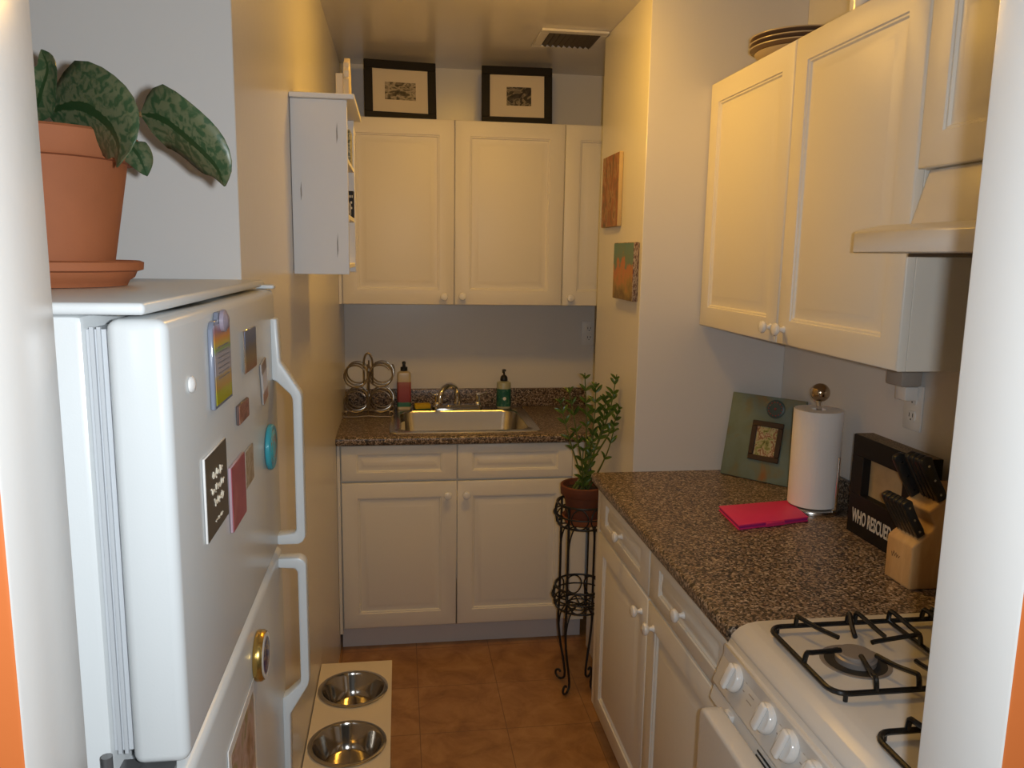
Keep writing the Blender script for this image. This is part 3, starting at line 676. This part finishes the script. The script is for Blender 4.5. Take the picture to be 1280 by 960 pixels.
LV = [  # spine pixels with depth, width direction, half width
    ([(58, 140, .99), (98, 132, .955), (132, 152, .930), (148, 180, .915), (146, 209, .91)], (.55, -.50, .68), .047),
    ([(176, 143, .955), (205, 150, .935), (245, 182, .925), (270, 208, .922), (281, 233, .925)], (.45, -.62, .65), .036),
    ([(160, 178, 1.00), (174, 196, .995), (184, 220, .99)], (.9, .2, .4), .016),
    ([(40, 150, .98), (52, 115, .96), (60, 85, .955), (52, 62, .96)], (.9, -.35, .1), .020),
    ([(20, 140, 1.0), (-20, 110, .98), (-60, 120, .96), (-85, 160, .95)], (.3, -.6, .6), .045),
    ([(40, 120, 1.06), (20, 80, 1.1), (-10, 60, 1.13), (-50, 70, 1.15)], (.3, -.6, .7), .042)]
crown = Vector((PX, PY, b0+.148))
for pts, side, hw in LV:
    P = [cam_pt(*p) for p in pts]
    l = obj('leaf', leaf(G(), P, side, hw, fold=.22, prof=heart, wav=.08), LEAFG, t, angle=80)
    mid = (crown+P[0])/2+Vector((0, 0, .02))
    obj('leaf_stalk', G().tube(smooth([crown+Vector((random.uniform(-.02, .02), random.uniform(-.02, .02), -.004)), mid, P[0]+(P[1]-P[0])*.05], 8), .0026, 8), STEMP, l)

# ------------------------------------------------------------------ raised pet feeder and its bowls
fx0, fx1, fy0, fy1, fz = -.247, -.031, 1.77, 2.348, .36
BC = [(-.142, 2.19), (-.142, 1.925)]; BR = .093
t = thing('pet_feeder', 'cream raised pet feeder stand on the floor past the refrigerator', 'pet feeder', (-.14, 2.06, 0))
def plate_hole(g, x0, x1, y0, y1, c, r, z0, z1):
    ang = sorted(set([round(2*PI*i/48, 6) for i in range(48)]+[round(math.atan2(y-c[1], x-c[0]) % (2*PI), 6) for x in (x0, x1) for y in (y0, y1)]))
    ou, inn = [], []
    for a in ang:
        dx, dy = math.cos(a), math.sin(a); ts = []
        if dx > 1e-9: ts.append((x1-c[0])/dx)
        if dx < -1e-9: ts.append((x0-c[0])/dx)
        if dy > 1e-9: ts.append((y1-c[1])/dy)
        if dy < -1e-9: ts.append((y0-c[1])/dy)
        k = min(ts); ou.append((c[0]+dx*k, c[1]+dy*k)); inn.append((c[0]+dx*r, c[1]+dy*r))
    f = lambda L, z: [Vector((*p, z)) for p in L]
    return g.rings([f(inn, z0), f(ou, z0), f(ou, z1), f(inn, z1), f(inn, z0)], True, False, False)
g = G(); ym = (BC[0][1]+BC[1][1])/2
plate_hole(g, fx0, fx1, ym, fy1, BC[0], BR-.004, fz-.018, fz); plate_hole(g, fx0, fx1, fy0, ym, BC[1], BR-.004, fz-.018, fz)
obj('top_board', g, FEEDW, t)
for y in (fy0+.004, fy1-.022): obj('end_panel', G().box(fx0+.006, y, 0, fx1-.006, y+.018, fz-.0183, .002, 1), FEEDW, t)
obj('side_rail', G().box(fx0+.006, fy0+.023, fz-.07, fx0+.020, fy1-.023, fz-.0183), FEEDW, t)
obj('side_rail', G().box(fx1-.020, fy0+.023, fz-.07, fx1-.006, fy1-.023, fz-.0183), FEEDW, t)
bp_ = [(.055, -.062), (.066, -.060), (.076, -.045), (.086, -.004), (.090, .0012), (.100, .0012), (.101, .004), (.097, .0055), (.089, .0045), (.084, -.003), (.074, -.044), (.064, -.0575), (.001, -.0585)]
for i, (x, y) in enumerate(BC):
    g = G().lathe(bp_, (x, y, fz), 48)
    obj('pet_bowl', g, BOWLM, label=('steel pet bowl in the far end of the raised feeder', 'steel pet bowl in the near end of the raised feeder')[i], cat='bowl', group='steel bowls in the pet feeder')

# ------------------------------------------------------------------ plant stand, pot, upright plant
SC = (.662, 2.735); r0 = .094
t = thing('plant_stand', 'black wrought iron two-tier plant stand between the sink cabinet and column', 'plant stand', (SC[0], SC[1], 0))
def basket(name, zb, zt):
    g = G(); c = SC
    g.ring((c[0], c[1], zt), r0, .004); g.ring((c[0], c[1], zb), r0-.004, .004); g.ring((c[0], c[1], (zb+zt)/2), r0+.012, .003)
    b = obj(name, g, IRON, t)
    for k in range(9):
        a = 2*PI*k/9+.2; R = r0+.010; zc = (zb+zt)/2; pts = []
        for i in range(20):
            q = 2*PI*i/20; aa = a+.30*math.cos(q); rr = r0+.010*math.cos((.5*math.sin(q))*PI)
            pts.append((c[0]+rr*math.cos(aa), c[1]+rr*math.sin(aa), zc+(zt-zb)/2*.92*math.sin(q)))
        obj('ring_ornament', G().tube(pts, .0026, 6, True), IRON, b)
    g = G()
    for k in range(4):
        a = PI*k/4; g.tube([(c[0]+(r0-.004)*math.cos(a), c[1]+(r0-.004)*math.sin(a), zb), (c[0]-(r0-.004)*math.cos(a), c[1]-(r0-.004)*math.sin(a), zb)], .0028, 6)
    g.ring((c[0], c[1], zb), .05, .0028)
    obj('base_grid', g, IRON, b)
basket('top_basket', .655, .735); basket('lower_basket', .335, .415)
for k, a in enumerate([math.radians(q) for q in (135, 225, 315, 45)]):
    u = Vector((math.cos(a), math.sin(a), 0)); c = Vector((*SC, 0)); P = lambda r, z: c+u*r+Vector((0, 0, z))
    pts = [P(r0-.002, .733), P(r0-.002, .55), P(r0-.002, .345), P(r0+.001, .26), P(r0-.010, .17), P(r0-.028, .09), P(r0-.036, .045)]
    end = [P(r0-.010+(.026-.0016*i)*math.cos(PI+.25+i*.45), .0315+(.0265-.0016*i)*math.sin(PI+.25+i*.45)) for i in range(0, 13)]
    lg = obj('leg', G().tube(smooth(pts, 26)+end, .0046, 8), IRON, t)
    for zt in (.655, .335):
        br = [P(r0-.004-.06*(1-math.cos(q)), zt-.10+.097*math.sin(q)) for q in [i*PI/2/8 for i in range(9)]]
        obj('brace', G().tube(br, .0028, 6), IRON, lg)
obj('plant_saucer', G().lathe([(.062, 0), (.066, .003), (.072, .024), (.076, .026), (.075, .029), (.066, .024), (.060, .008), (.001, .007)], (*SC, .6585), 36), TERRA, label='terracotta saucer inside the top of the iron plant stand', cat='saucer')
t = thing('potted_plant', 'upright feathery green plant in a dark terracotta pot on the iron stand', 'plant', (*SC, .666))
pb = .6662
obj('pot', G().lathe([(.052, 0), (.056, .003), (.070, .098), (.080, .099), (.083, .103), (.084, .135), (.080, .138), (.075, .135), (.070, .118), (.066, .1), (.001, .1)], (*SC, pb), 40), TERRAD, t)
obj('soil', G().lathe([(.0695, .116), (.04, .12), (.001, .121)], (*SC, pb), 28), SOIL, t)
zs = pb+.118
ST = [  # tip pixel, depth, leaflet start fraction, number of pairs
    (699, 497, 2.72, .66, 5, (722, 590)), (711, 484, 2.76, .64, 5, (728, 585)), (731, 466, 2.74, .62, 6, (735, 575)), (745, 478, 2.70, .58, 7, (740, 570)),
    (771, 468, 2.66, .60, 8, (752, 560)), (775, 508, 2.62, .68, 5, (755, 560)), (758, 494, 2.67, .58, 7, (747, 570)), (742, 540, 2.66, .30, 8, (735, 600)), (729, 560, 2.64, .35, 5, (727, 610)), (768, 535, 2.60, .66, 3, (752, 590))]
for k, (px, py, Y, f0, npair, mid) in enumerate(ST):
    a = 2*PI*k/len(ST); base = Vector((SC[0]-.012+.026*math.cos(a), SC[1]+.03*math.sin(a), zs))
    tip = cam_pt(px, py, Y); md = cam_pt(mid[0], mid[1], (Y+SC[1])/2); md.z = max(md.z, zs+.03)
    sp = smooth([base, base*.45+md*.55+Vector((0, 0, .01)), md*.55+tip*.45, tip], 24)
    s = obj('stem', G().tube(sp, [.0048-.0034*i/24 for i in range(25)], 8), STEMZ, t)
    f0 -= .05
    g = G().tube(sp[int(f0*24):], .0019, 6)
    for j in range(npair):
        f = f0+(1-f0)*j/(npair-1); i = min(23, int(f*24)); p = sp[i]; tg = (sp[i+1]-sp[i]).normalized()
        view = Vector((.23, 1, -.1)).normalized(); sd = tg.cross(view).normalized()
        if k % 2: sd = (sd*.8+view*.45*(-1 if j % 2 else 1)).normalized()
        L = .046*(1-.35*abs(2*(j/(npair-1))-.9))*random.uniform(.85, 1.15)
        for sg in (-1, 1):
            d = (sd*sg*.75+tg*.75+Vector((random.uniform(-.2, .2), random.uniform(-.35, .35), random.uniform(-.15, .15)))).normalized()
            e = p+d*L; e.x = min(e.x, XC-.012)
            nrm = Vector((random.uniform(-.4, .4), -.7, random.uniform(.2, .8)))
            wdir = d.cross(nrm).normalized()
            leaf(g, [p, p+(e-p)*.5+nrm*.004, e], wdir, L*.17, n=6, m=4, fold=.3, prof=lambda q: max(.05, math.sin(PI*min(1, q*.94+.06))**.8), th=.0009)
    obj('leaflets', g, LEAFZ, s, angle=80)

# ------------------------------------------------------------------ things on the right countertop
TOP = .9143
TEAL = noise_pic('distressed_teal_paint', [(.25, (.26, .10, .03)), (.34, (.17, .155, .085)), (.44, (.135, .175, .135)), (.55, (.15, .20, .17)), (.66, (.18, .175, .10)), (.76, (.28, .12, .04))], 2.8, 5, .6, dist=.4)
BROWNF = mat('dark_brown_frame', (.045, .025, .015), .45)
CPH = noise_pic('couple_photo', [(.3, (.05, .05, .02)), (.42, (.25, .27, .10)), (.5, (.45, .42, .26)), (.58, (.20, .06, .03)), (.68, (.5, .42, .30))], 4, 4, .25, dist=.8)
yaw = math.atan2(-.77, .64)
M = Matrix.Translation((1.057, 2.443, TOP+.002)) @ Matrix.Rotation(yaw, 4, 'Z') @ Matrix.Rotation(-.222, 4, 'X')
t = thing('picture_frame', 'distressed teal wooden photo frame with small couple photo leaning in the corner', 'picture frame', M.translation[:], M.to_euler()[:])
W_, H_ = .250, .276
obj('frame_board', G().box(0, 0, 0, W_, .014, H_, .002, 2), TEAL, t, True)
g = G(); ix, iz, iw, ih, fr = .088, .066, .104, .128, .017
for a in ((ix, iz, ix+iw, iz+fr), (ix, iz+ih-fr, ix+iw, iz+ih), (ix, iz+fr, ix+fr, iz+ih-fr), (ix+iw-fr, iz+fr, ix+iw, iz+ih-fr)): g.box(a[0], -.009, a[1], a[2], -.0003, a[3], .002, 1)
obj('inner_frame', g, BROWNF, t, True)
obj('photo', G().box(ix+fr-.001, -.004, iz+fr-.001, ix+iw-fr+.001, -.0003, iz+ih-fr+.001), CPH, t, True)
B = basis((.155, -.0003, .238), (1, 0, 0), (0, 0, 1), (0, -1, 0))
md = obj('medallion', G().lathe([(.030, 0), (.030, .003), (.027, .005), (.018, .0055), (.001, .006)], n=24, mat=B), mat('dark_teal_medallion', (.055, .085, .08), .4), t, True)
g = G()
for k in range(14):
    a = 2*PI*k/14; g.ball((.155+.022*math.cos(a), -.0055, .238+.022*math.sin(a)), .0026, 8)
g.ball((.155, -.006, .238), .0045, 10)
obj('red_beads', g, mat('dull_red', (.30, .06, .05), .4), md, True)
# paper towel holder + roll
PTX, PTY = 1.176, 2.062
t = thing('paper_towel_holder', 'steel paper towel holder with ball finial beside the teal frame', 'paper towel holder', (PTX, PTY, TOP))
obj('base', G().lathe([(.080, 0), (.081, .006), (.078, .012), (.06, .015), (.001, .0155)], (PTX, PTY, TOP), 40), STEEL, t)
obj('pole', G().lathe([(.008, .0155), (.008, .312), (.013, .314), (.013, .318)], (PTX, PTY, TOP), 16), CHROME, t)
obj('ball_finial', G().ball((PTX, PTY, TOP+.340), .0265, 28), mat('bronze_steel', (.46, .36, .25), .16, 1), t)
ax, ay = PTX+.030, PTY-.074
obj('side_arm', G().tube([(ax-.004, ay+.012, TOP+.012), (ax, ay, TOP+.02), (ax, ay, TOP+.17)], .0042, 10), CHROME, t)
obj('paper_towel_roll', G().lathe([(.019, .0165), (.066, .0165), (.0675, .018), (.0675, .291), (.066, .2925), (.021, .2925), (.019, .290), (.019, .0165)], (PTX, PTY, TOP), 48, cap0=False, cap1=False), PAPER, label='white roll of paper towels on the steel holder', cat='paper towels')
# pink folio
t = thing('tablet_case', 'flat bright pink tablet case lying on the right countertop', 'tablet case', (1.0, 2.0, TOP))
q = [(.884, 1.902), (1.108, 1.952), (1.122, 2.100), (.896, 2.066)]
def shrink(k): 
    mx, my = sum(p[0] for p in q)/4, sum(p[1] for p in q)/4; return [(mx+(x-mx)*k, my+(y-my)*k) for x, y in q]
obj('lower_cover', G().prism(shrink(1), (0, 0, TOP), (1, 0, 0), (0, 1, 0), (0, 0, 1), .004, .0014, 2), PINK, t)
obj('tablet_edge', G().prism(shrink(.975), (0, 0, TOP+.0041), (1, 0, 0), (0, 1, 0), (0, 0, 1), .006), PINKD, t)
obj('upper_cover', G().prism(shrink(1), (0, 0, TOP+.0102), (1, 0, 0), (0, 1, 0), (0, 0, 1), .004, .0014, 2), PINK, t)
obj('closure_tab', G().box(-.03, -.002, 0, .03, .003, .0115, .001, 1, Matrix.Translation((.998, 1.924, TOP+.001)) @ Matrix.Rotation(.22, 4, 'Z')), PINK, t)
# black box frame with white lettering
t = thing('box_frame', 'black box photo frame with white lettering WHO RESCUED WHO behind the knife block', 'picture frame', (1.2, 1.745, TOP))
bx0, bx1, by0, by1, bz0, bz1 = 1.180, 1.235, 1.610, 1.885, TOP, TOP+.262
g = G(); wy0, wy1, wz0, wz1 = 1.672, 1.835, bz0+.108, bz1-.052
for a in ((by0, bz0, by1, wz0), (by0, wz1, by1, bz1), (by0, wz0, wy0, wz1), (wy1, wz0, by1, wz1)): g.box(bx0, a[0], a[1], bx1, a[2], a[3], .001, 1)
obj('frame', g, FRAMEB, t)
obj('photo', G().box(bx0+.022, wy0-.001, wz0-.001, bx0+.026, wy1+.001, wz1+.001), mat('tan_photo', (.42, .30, .16), .5, var=.3, vs=25), t)
obj('lettering', G().text('WHO RESCUED WHO', basis((bx0-.0004, by1-.022, bz0+.034), (0, -1, 0), (0, 0, 1), (-1, 0, 0)), .050, .0004, .475, .0009), mat('white_lettering', (.62, .58, .52), .5), t)
obj('patterned_top', G().box(bx0+.003, by0+.002, bz1+.0002, bx1-.003, by1-.002, bz1+.0012), noise_pic('woven_edge', [(.42, (.10, .07, .04)), (.5, (.42, .33, .2)), (.58, (.12, .08, .05))], 30, 2, .7, stretch=(1, 1, 1)), t)
# knife block
KB0, KB1 = 1.497, 1.588
t = thing('knife_block', 'light wooden knife block on the countertop next to the stove', 'knife block', (1.15, 1.54, TOP))
kp = [(1.096, TOP), (1.236, TOP), (1.236, 1.135), (1.190, 1.135), (1.126, 1.091), (1.146, 1.058), (1.138, 1.046), (1.096, 1.013)]
obj('block', G().prism(kp, (0, KB0, 0), (1, 0, 0), (0, 0, 1), (0, 1, 0), KB1-KB0, .005, 3), BLOCKW, t)
g = G()
lp = [(-.014, .004), (-.011, -.006), (-.006, .008), (-.003, -.004), (.002, .006), (.004, -.005), (.008, .004), (.011, -.003), (.016, .003)]
g.tube([(1.0957, 1.552-u, .975+v) for u, v in lp], .0007, 5)
obj('maker_mark', g, mat('burnt_brown', (.20, .09, .03), .7), t)
def make_knife(L, wd, th, blade):
    """knife lying along local +Z: handle from 0 up, blade going down into its slot"""
    t = thing('knife', '', 'knife')
    pr = [(-wd*.42, 0), (wd*.42, 0), (wd*.50, L*.15), (wd*.42, L*.5), (wd*.46, L*.8), (wd*.56, L*.94), (wd*.30, L), (-wd*.35, L), (-wd*.50, L*.93), (-wd*.48, L*.5)]
    obj('handle', G().prism(pr, (0, -th/2, 0), (1, 0, 0), (0, 0, 1), (0, 1, 0), th, th*.22, 2), BLACK, t, True)
    for f in (.14, .48, .82): obj('rivet', G().lathe([(.0028, -th/2-.0004), (.0028, th/2+.0004)], n=10, mat=Matrix.Translation((0, 0, L*f)) @ Matrix.Rotation(PI/2, 4, 'X')), STEEL, t, True)
    obj('blade', G().prism([(-wd*.36, -blade), (wd*.36, -blade*.85), (wd*.40, -.0002), (-wd*.40, -.0002)], (0, -.0008, 0), (1, 0, 0), (0, 0, 1), (0, 1, 0), .0016), STEEL, t, True)
    return t
nth = ['nearest', 'second', 'third', 'fourth', 'fifth', 'farthest']
LEAN = -.50
pro = make_knife(.090, .023, .0122, .03)
for i in range(6):
    k = pro if i == 0 else copy_tree(pro)
    y = KB0+.010+i*.0140
    k.location = (1.118, y, 1.035); k.rotation_euler = (0, LEAN, 0)
    k['label'] = ('steak knife in the lower row of the knife block, %s from the camera end' % nth[i]) if 0 < i < 5 else 'steak knife in the lower row of the knife block, %s the stove' % ('nearest' if i == 0 else 'farthest from')
    k['group'] = 'steak knives in the knife block'
pro2 = make_knife(.108, .027, .0135, .03)
for i, (y, x) in enumerate(((1.507, 1.160), (1.522, 1.160), (1.537, 1.159), (1.552, 1.158), (1.578, 1.146))):
    k = pro2 if i == 0 else copy_tree(pro2)
    k.location = (x, y, 1.1150 if x > 1.15 else 1.1055); k.rotation_euler = (0, LEAN, 0)
    k['label'] = ['large black-handled knife in the upper row of the block, nearest the stove', 'large knife in the upper row of the block, second from the stove', 'large knife in the upper row of the block, third from the stove',
                  'large knife in the upper row of the block, fourth from the stove', 'large knife standing apart at the far end of the block upper row'][i]
    k['group'] = 'large knives in the knife block'

# plates and cups on the right wall cabinet
PLM = mat('plate_underside_shade', (.20, .125, .075), .25, var=.15, vs=10)  # brown body colour paints in the shade on the plates' undersides
PLR = mat('plate_rim_cream', (.55, .44, .28), .3)
def plate(z, label, first=None):
    if first:
        k = copy_tree(first); k.location = (1.118, 2.215, z)
    else:
        k = thing('dinner_plate', '', 'plate', (1.118, 2.215, z))
        obj('plate_body', G().lathe([(.08, 0), (.085, .002), (.132, .0135), (.136, .0165), (.134, .0185), (.085, .006), (.001, .005)], n=48), PLM, k, True)
        obj('rim', G().ring((0, 0, .0172), .1352, .0018, n=48, m=6), PLR, k, True)
    k['label'] = label; k['group'] = 'plates stacked on the right wall cabinet'; return k
zb = ru1+.0005
obj('serving_bowl', G().lathe([(.05, 0), (.055, .002), (.115, .030), (.121, .036), (.119, .038), (.05, .008), (.001, .007)], (1.118, 2.215, zb), 48), PLR, label='cream shallow bowl under the plate stack on the right wall cabinet', cat='bowl')
p0 = plate(zb+.030, 'dinner plate with painted brown shade at the bottom of the stack, above the cream bowl')
plate(zb+.044, 'dinner plate with painted brown shade in the middle of the plate stack', p0)
plate(zb+.058, 'dinner plate with painted brown shade on top of the plate stack', p0)
t = thing('mug', 'white mug on the right wall cabinet at the top edge of the photo', 'mug', (1.10, 1.865, zb))
obj('mug_body', G().lathe([(.030, 0), (.034, .003), (.036, .095), (.034, .096), (.031, .006), (.001, .005)], (1.10, 1.865, zb), 28), KNOBW, t)
obj('mug_handle', G().tube([(1.10, 1.90+.001, zb+.075), (1.10, 1.922, zb+.068), (1.10, 1.925, zb+.04), (1.10, 1.9, zb+.025)], .005, 8), KNOBW, t)
obj('grey_bowl', G().lathe([(.04, 0), (.045, .003), (.085, .06), (.088, .085), (.085, .086), (.04, .008), (.001, .007)], (1.10, 1.70, zb), 36), GREYP, label='grey bowl beside the mug on the right wall cabinet', cat='bowl')

# ------------------------------------------------------------------ stove
sy0, sy1 = .762, 1.374
t = thing('stove', 'white gas stove with black burner grates at the end of the countertop', 'stove', (.93, 1.07, 0))
obj('body', G().box(.622, sy0+.003, .03, 1.275, sy1-.003, .885, .003, 1), STOVE, t)
prof = [(.636, .886), (1.275, .886), (1.275, .925), (.70, .925), (.684, .924), (.668, .921), (.652, .914), (.640, .903), (.636, .897)]
obj('cooktop', G().prism(prof, (0, sy0, 0), (1, 0, 0), (0, 0, 1), (0, 1, 0), sy1-sy0, .0025, 2), STOVE, t)
cp = obj('control_panel', G().prism([(.6355, .896), (.6355, .885), (.630, .800), (.606, .800), (.603, .806)], (0, sy0, 0), (1, 0, 0), (0, 0, 1), (0, 1, 0), sy1-sy0, .003, 2), STOVE, t)
nrm = Vector((-.090, 0, .0325)).normalized(); vax = Vector((.0325, 0, .090)).normalized(); uax = Vector((0, -1, 0))
KY = [1.300, 1.168, 1.090, 1.010, .87]
for y in KY:
    o = Vector((.6185, y, .849)); B = basis(o+nrm*.0008, uax, vax, nrm)
    k = obj('knob', G().lathe([(.0255, 0), (.0265, .003), (.0255, .010), (.022, .0135), (.001, .014)], n=28, mat=B), KNOBW, cp)
    obj('grip', G().box(-.0095, -.0245, .0135, .0095, .0245, .0225, .004, 3, B @ Matrix.Rotation(-.12, 4, 'Z')), KNOBW, k)
g = G()
for y in KY:
    for (u, v) in ((-.036, .012), (-.033, .022), (-.037, -.004)):
        o = Vector((.6185, y, .849))+uax*(-u)+vax*v+nrm*.0004; g.box(-.003, -.001, 0, .003, .001, .0003, mat=basis(o, uax, vax, nrm))
g.box(-.010, -.012, 0, .010, -.010, .0003, mat=basis(Vector((.6185, 1.235, .849))+nrm*.0004, uax, vax, nrm)).box(-.010, .0, 0, .010, .002, .0003, mat=basis(Vector((.6185, 1.235, .849))+nrm*.0004, uax, vax, nrm))
obj('dial_marks', g, mat('mark_grey', (.42, .36, .31), .5), cp)
# vented trim behind the oven door, then the door
obj('vent_trim', G().prism([(.600, .772), (.622, .772), (.6295, .7995), (.6065, .7995)], (0, sy0+.004, 0), (1, 0, 0), (0, 0, 1), (0, 1, 0), sy1-sy0-.008), STOVE, t)
g = G()
for (x, z) in ((.6022, .782), (.6045, .7905)): g.box(-.0006, 0, -.0016, .0016, .34, .0016, mat=Matrix.Translation((x-.001, .83, z)))
obj('vent_slots', g, SLOT, t)
def rr2(y0, y1, z0, z1, r, n=6):
    return [(p.x, p.y) for p in rrect(y0, y1, z0, z1, r, 0, n)]
obj('oven_door', G().prism(rr2(sy0+.02, 1.318, .20, .793, .022), (.556, 0, 0), (0, 1, 0), (0, 0, 1), (1, 0, 0), .040, .007, 3), STOVE2, t)
obj('door_bracket', G().box(.5962, 1.268, .768, .607, 1.296, .792, .002, 1), PLUGW, t)
obj('storage_drawer', G().box(.60, sy0+.02, .06, .6215, sy1-.02, .19, .004, 2), STOVE, t)
for bx in (.792, 1.07):
    for by in (1.202, .865):
        bd = obj('burner', G().lathe([(.060, .9252), (.060, .9265), (.056, .9272), (.052, .9258)], (bx, by, 0), 36).lathe([(.034, .9252), (.035, .936), (.031, .9385), (.031, .942), (.029, .944), (.001, .9445)], (bx, by, 0), 28), mat('burner_grey', (.30, .27, .25), .45, .4) if bx < 1 and by > 1 else bpy.data.materials['burner_grey'], t)
        obj('burner_well', G().lathe([(.0525, .9253), (.0525, .9262), (.001, .9262)], (bx, by, 0), 32), DARK, bd)
for (y0, y1) in ((1.086, 1.320), (.748+.0, .982)):
    x0, x1, zr = .684, 1.19, .938
    lp = [(p.x, p.y, zr) for p in rrect(x0, x1, y0, y1, .028, zr, 5)]
    gr = obj('burner_grate', G().tube(lp, .0048, 8, True), ENAMELB, t)
    ymid = (y0+y1)/2; arms = []
    zt = .955
    for bx in (.792, 1.07):
        s = lambda dx, dy: (bx+dx, ymid+dy)
        for dx, sgn, ex in ((-.052, 1, -.014), (.052, 1, .018), (-.035, -1, -.012), (.04, -1, .016)):
            ya = y1 if sgn > 0 else y0
            arms.append([(bx+dx, ya, zr), (bx+dx, ya-sgn*.004, zr+.020), (bx+dx*.95, ya-sgn*.014, zr+.021), (bx+dx*.6+ex*.2, ya-sgn*.045, zt), (bx+ex, ymid+sgn*.034, zt-.001)])
        for sgn in (-1, 1):
            xa = x0 if (sgn < 0 and bx < 1) else (x1 if (sgn > 0 and bx > 1) else bx+sgn*.139)
            arms.append([(xa, ymid+.02*sgn, zr), (xa-sgn*.004, ymid+.02*sgn, zr+.019), (xa-sgn*.014, ymid+.02*sgn, zr+.02), (bx+sgn*.05, ymid+.012*sgn, zt), (bx+sgn*.036, ymid+.01*sgn, zt-.001)])
    for x in (.86, .93, 1.0):
        for sgn, ya in ((1, y1), (-1, y0)):
            arms.append([(x, ya, zr), (x, ya-sgn*.004, zr+.020), (x+.003, ya-sgn*.014, zr+.021), (x+.012, ya-sgn*.05, zt-.006), (x+.016, ya-sgn*.072, zt-.010)])
    for a in arms: obj('grate_arm', G().tube(smooth(a, 12), .0045, 8), ENAMELB, gr)
    obj('crossbar', G().tube([(.931, y0, zr), (.931, y1, zr)], .0045, 8), ENAMELB, gr)
    for (x, y) in ((x0+.02, y0), (x1-.02, y0), (x0+.02, y1), (x1-.02, y1)): obj('grate_foot', G().tube([(x, y, .9252), (x, y, zr)], .004, 8), ENAMELB, gr)
bpy.context.view_layer.update()
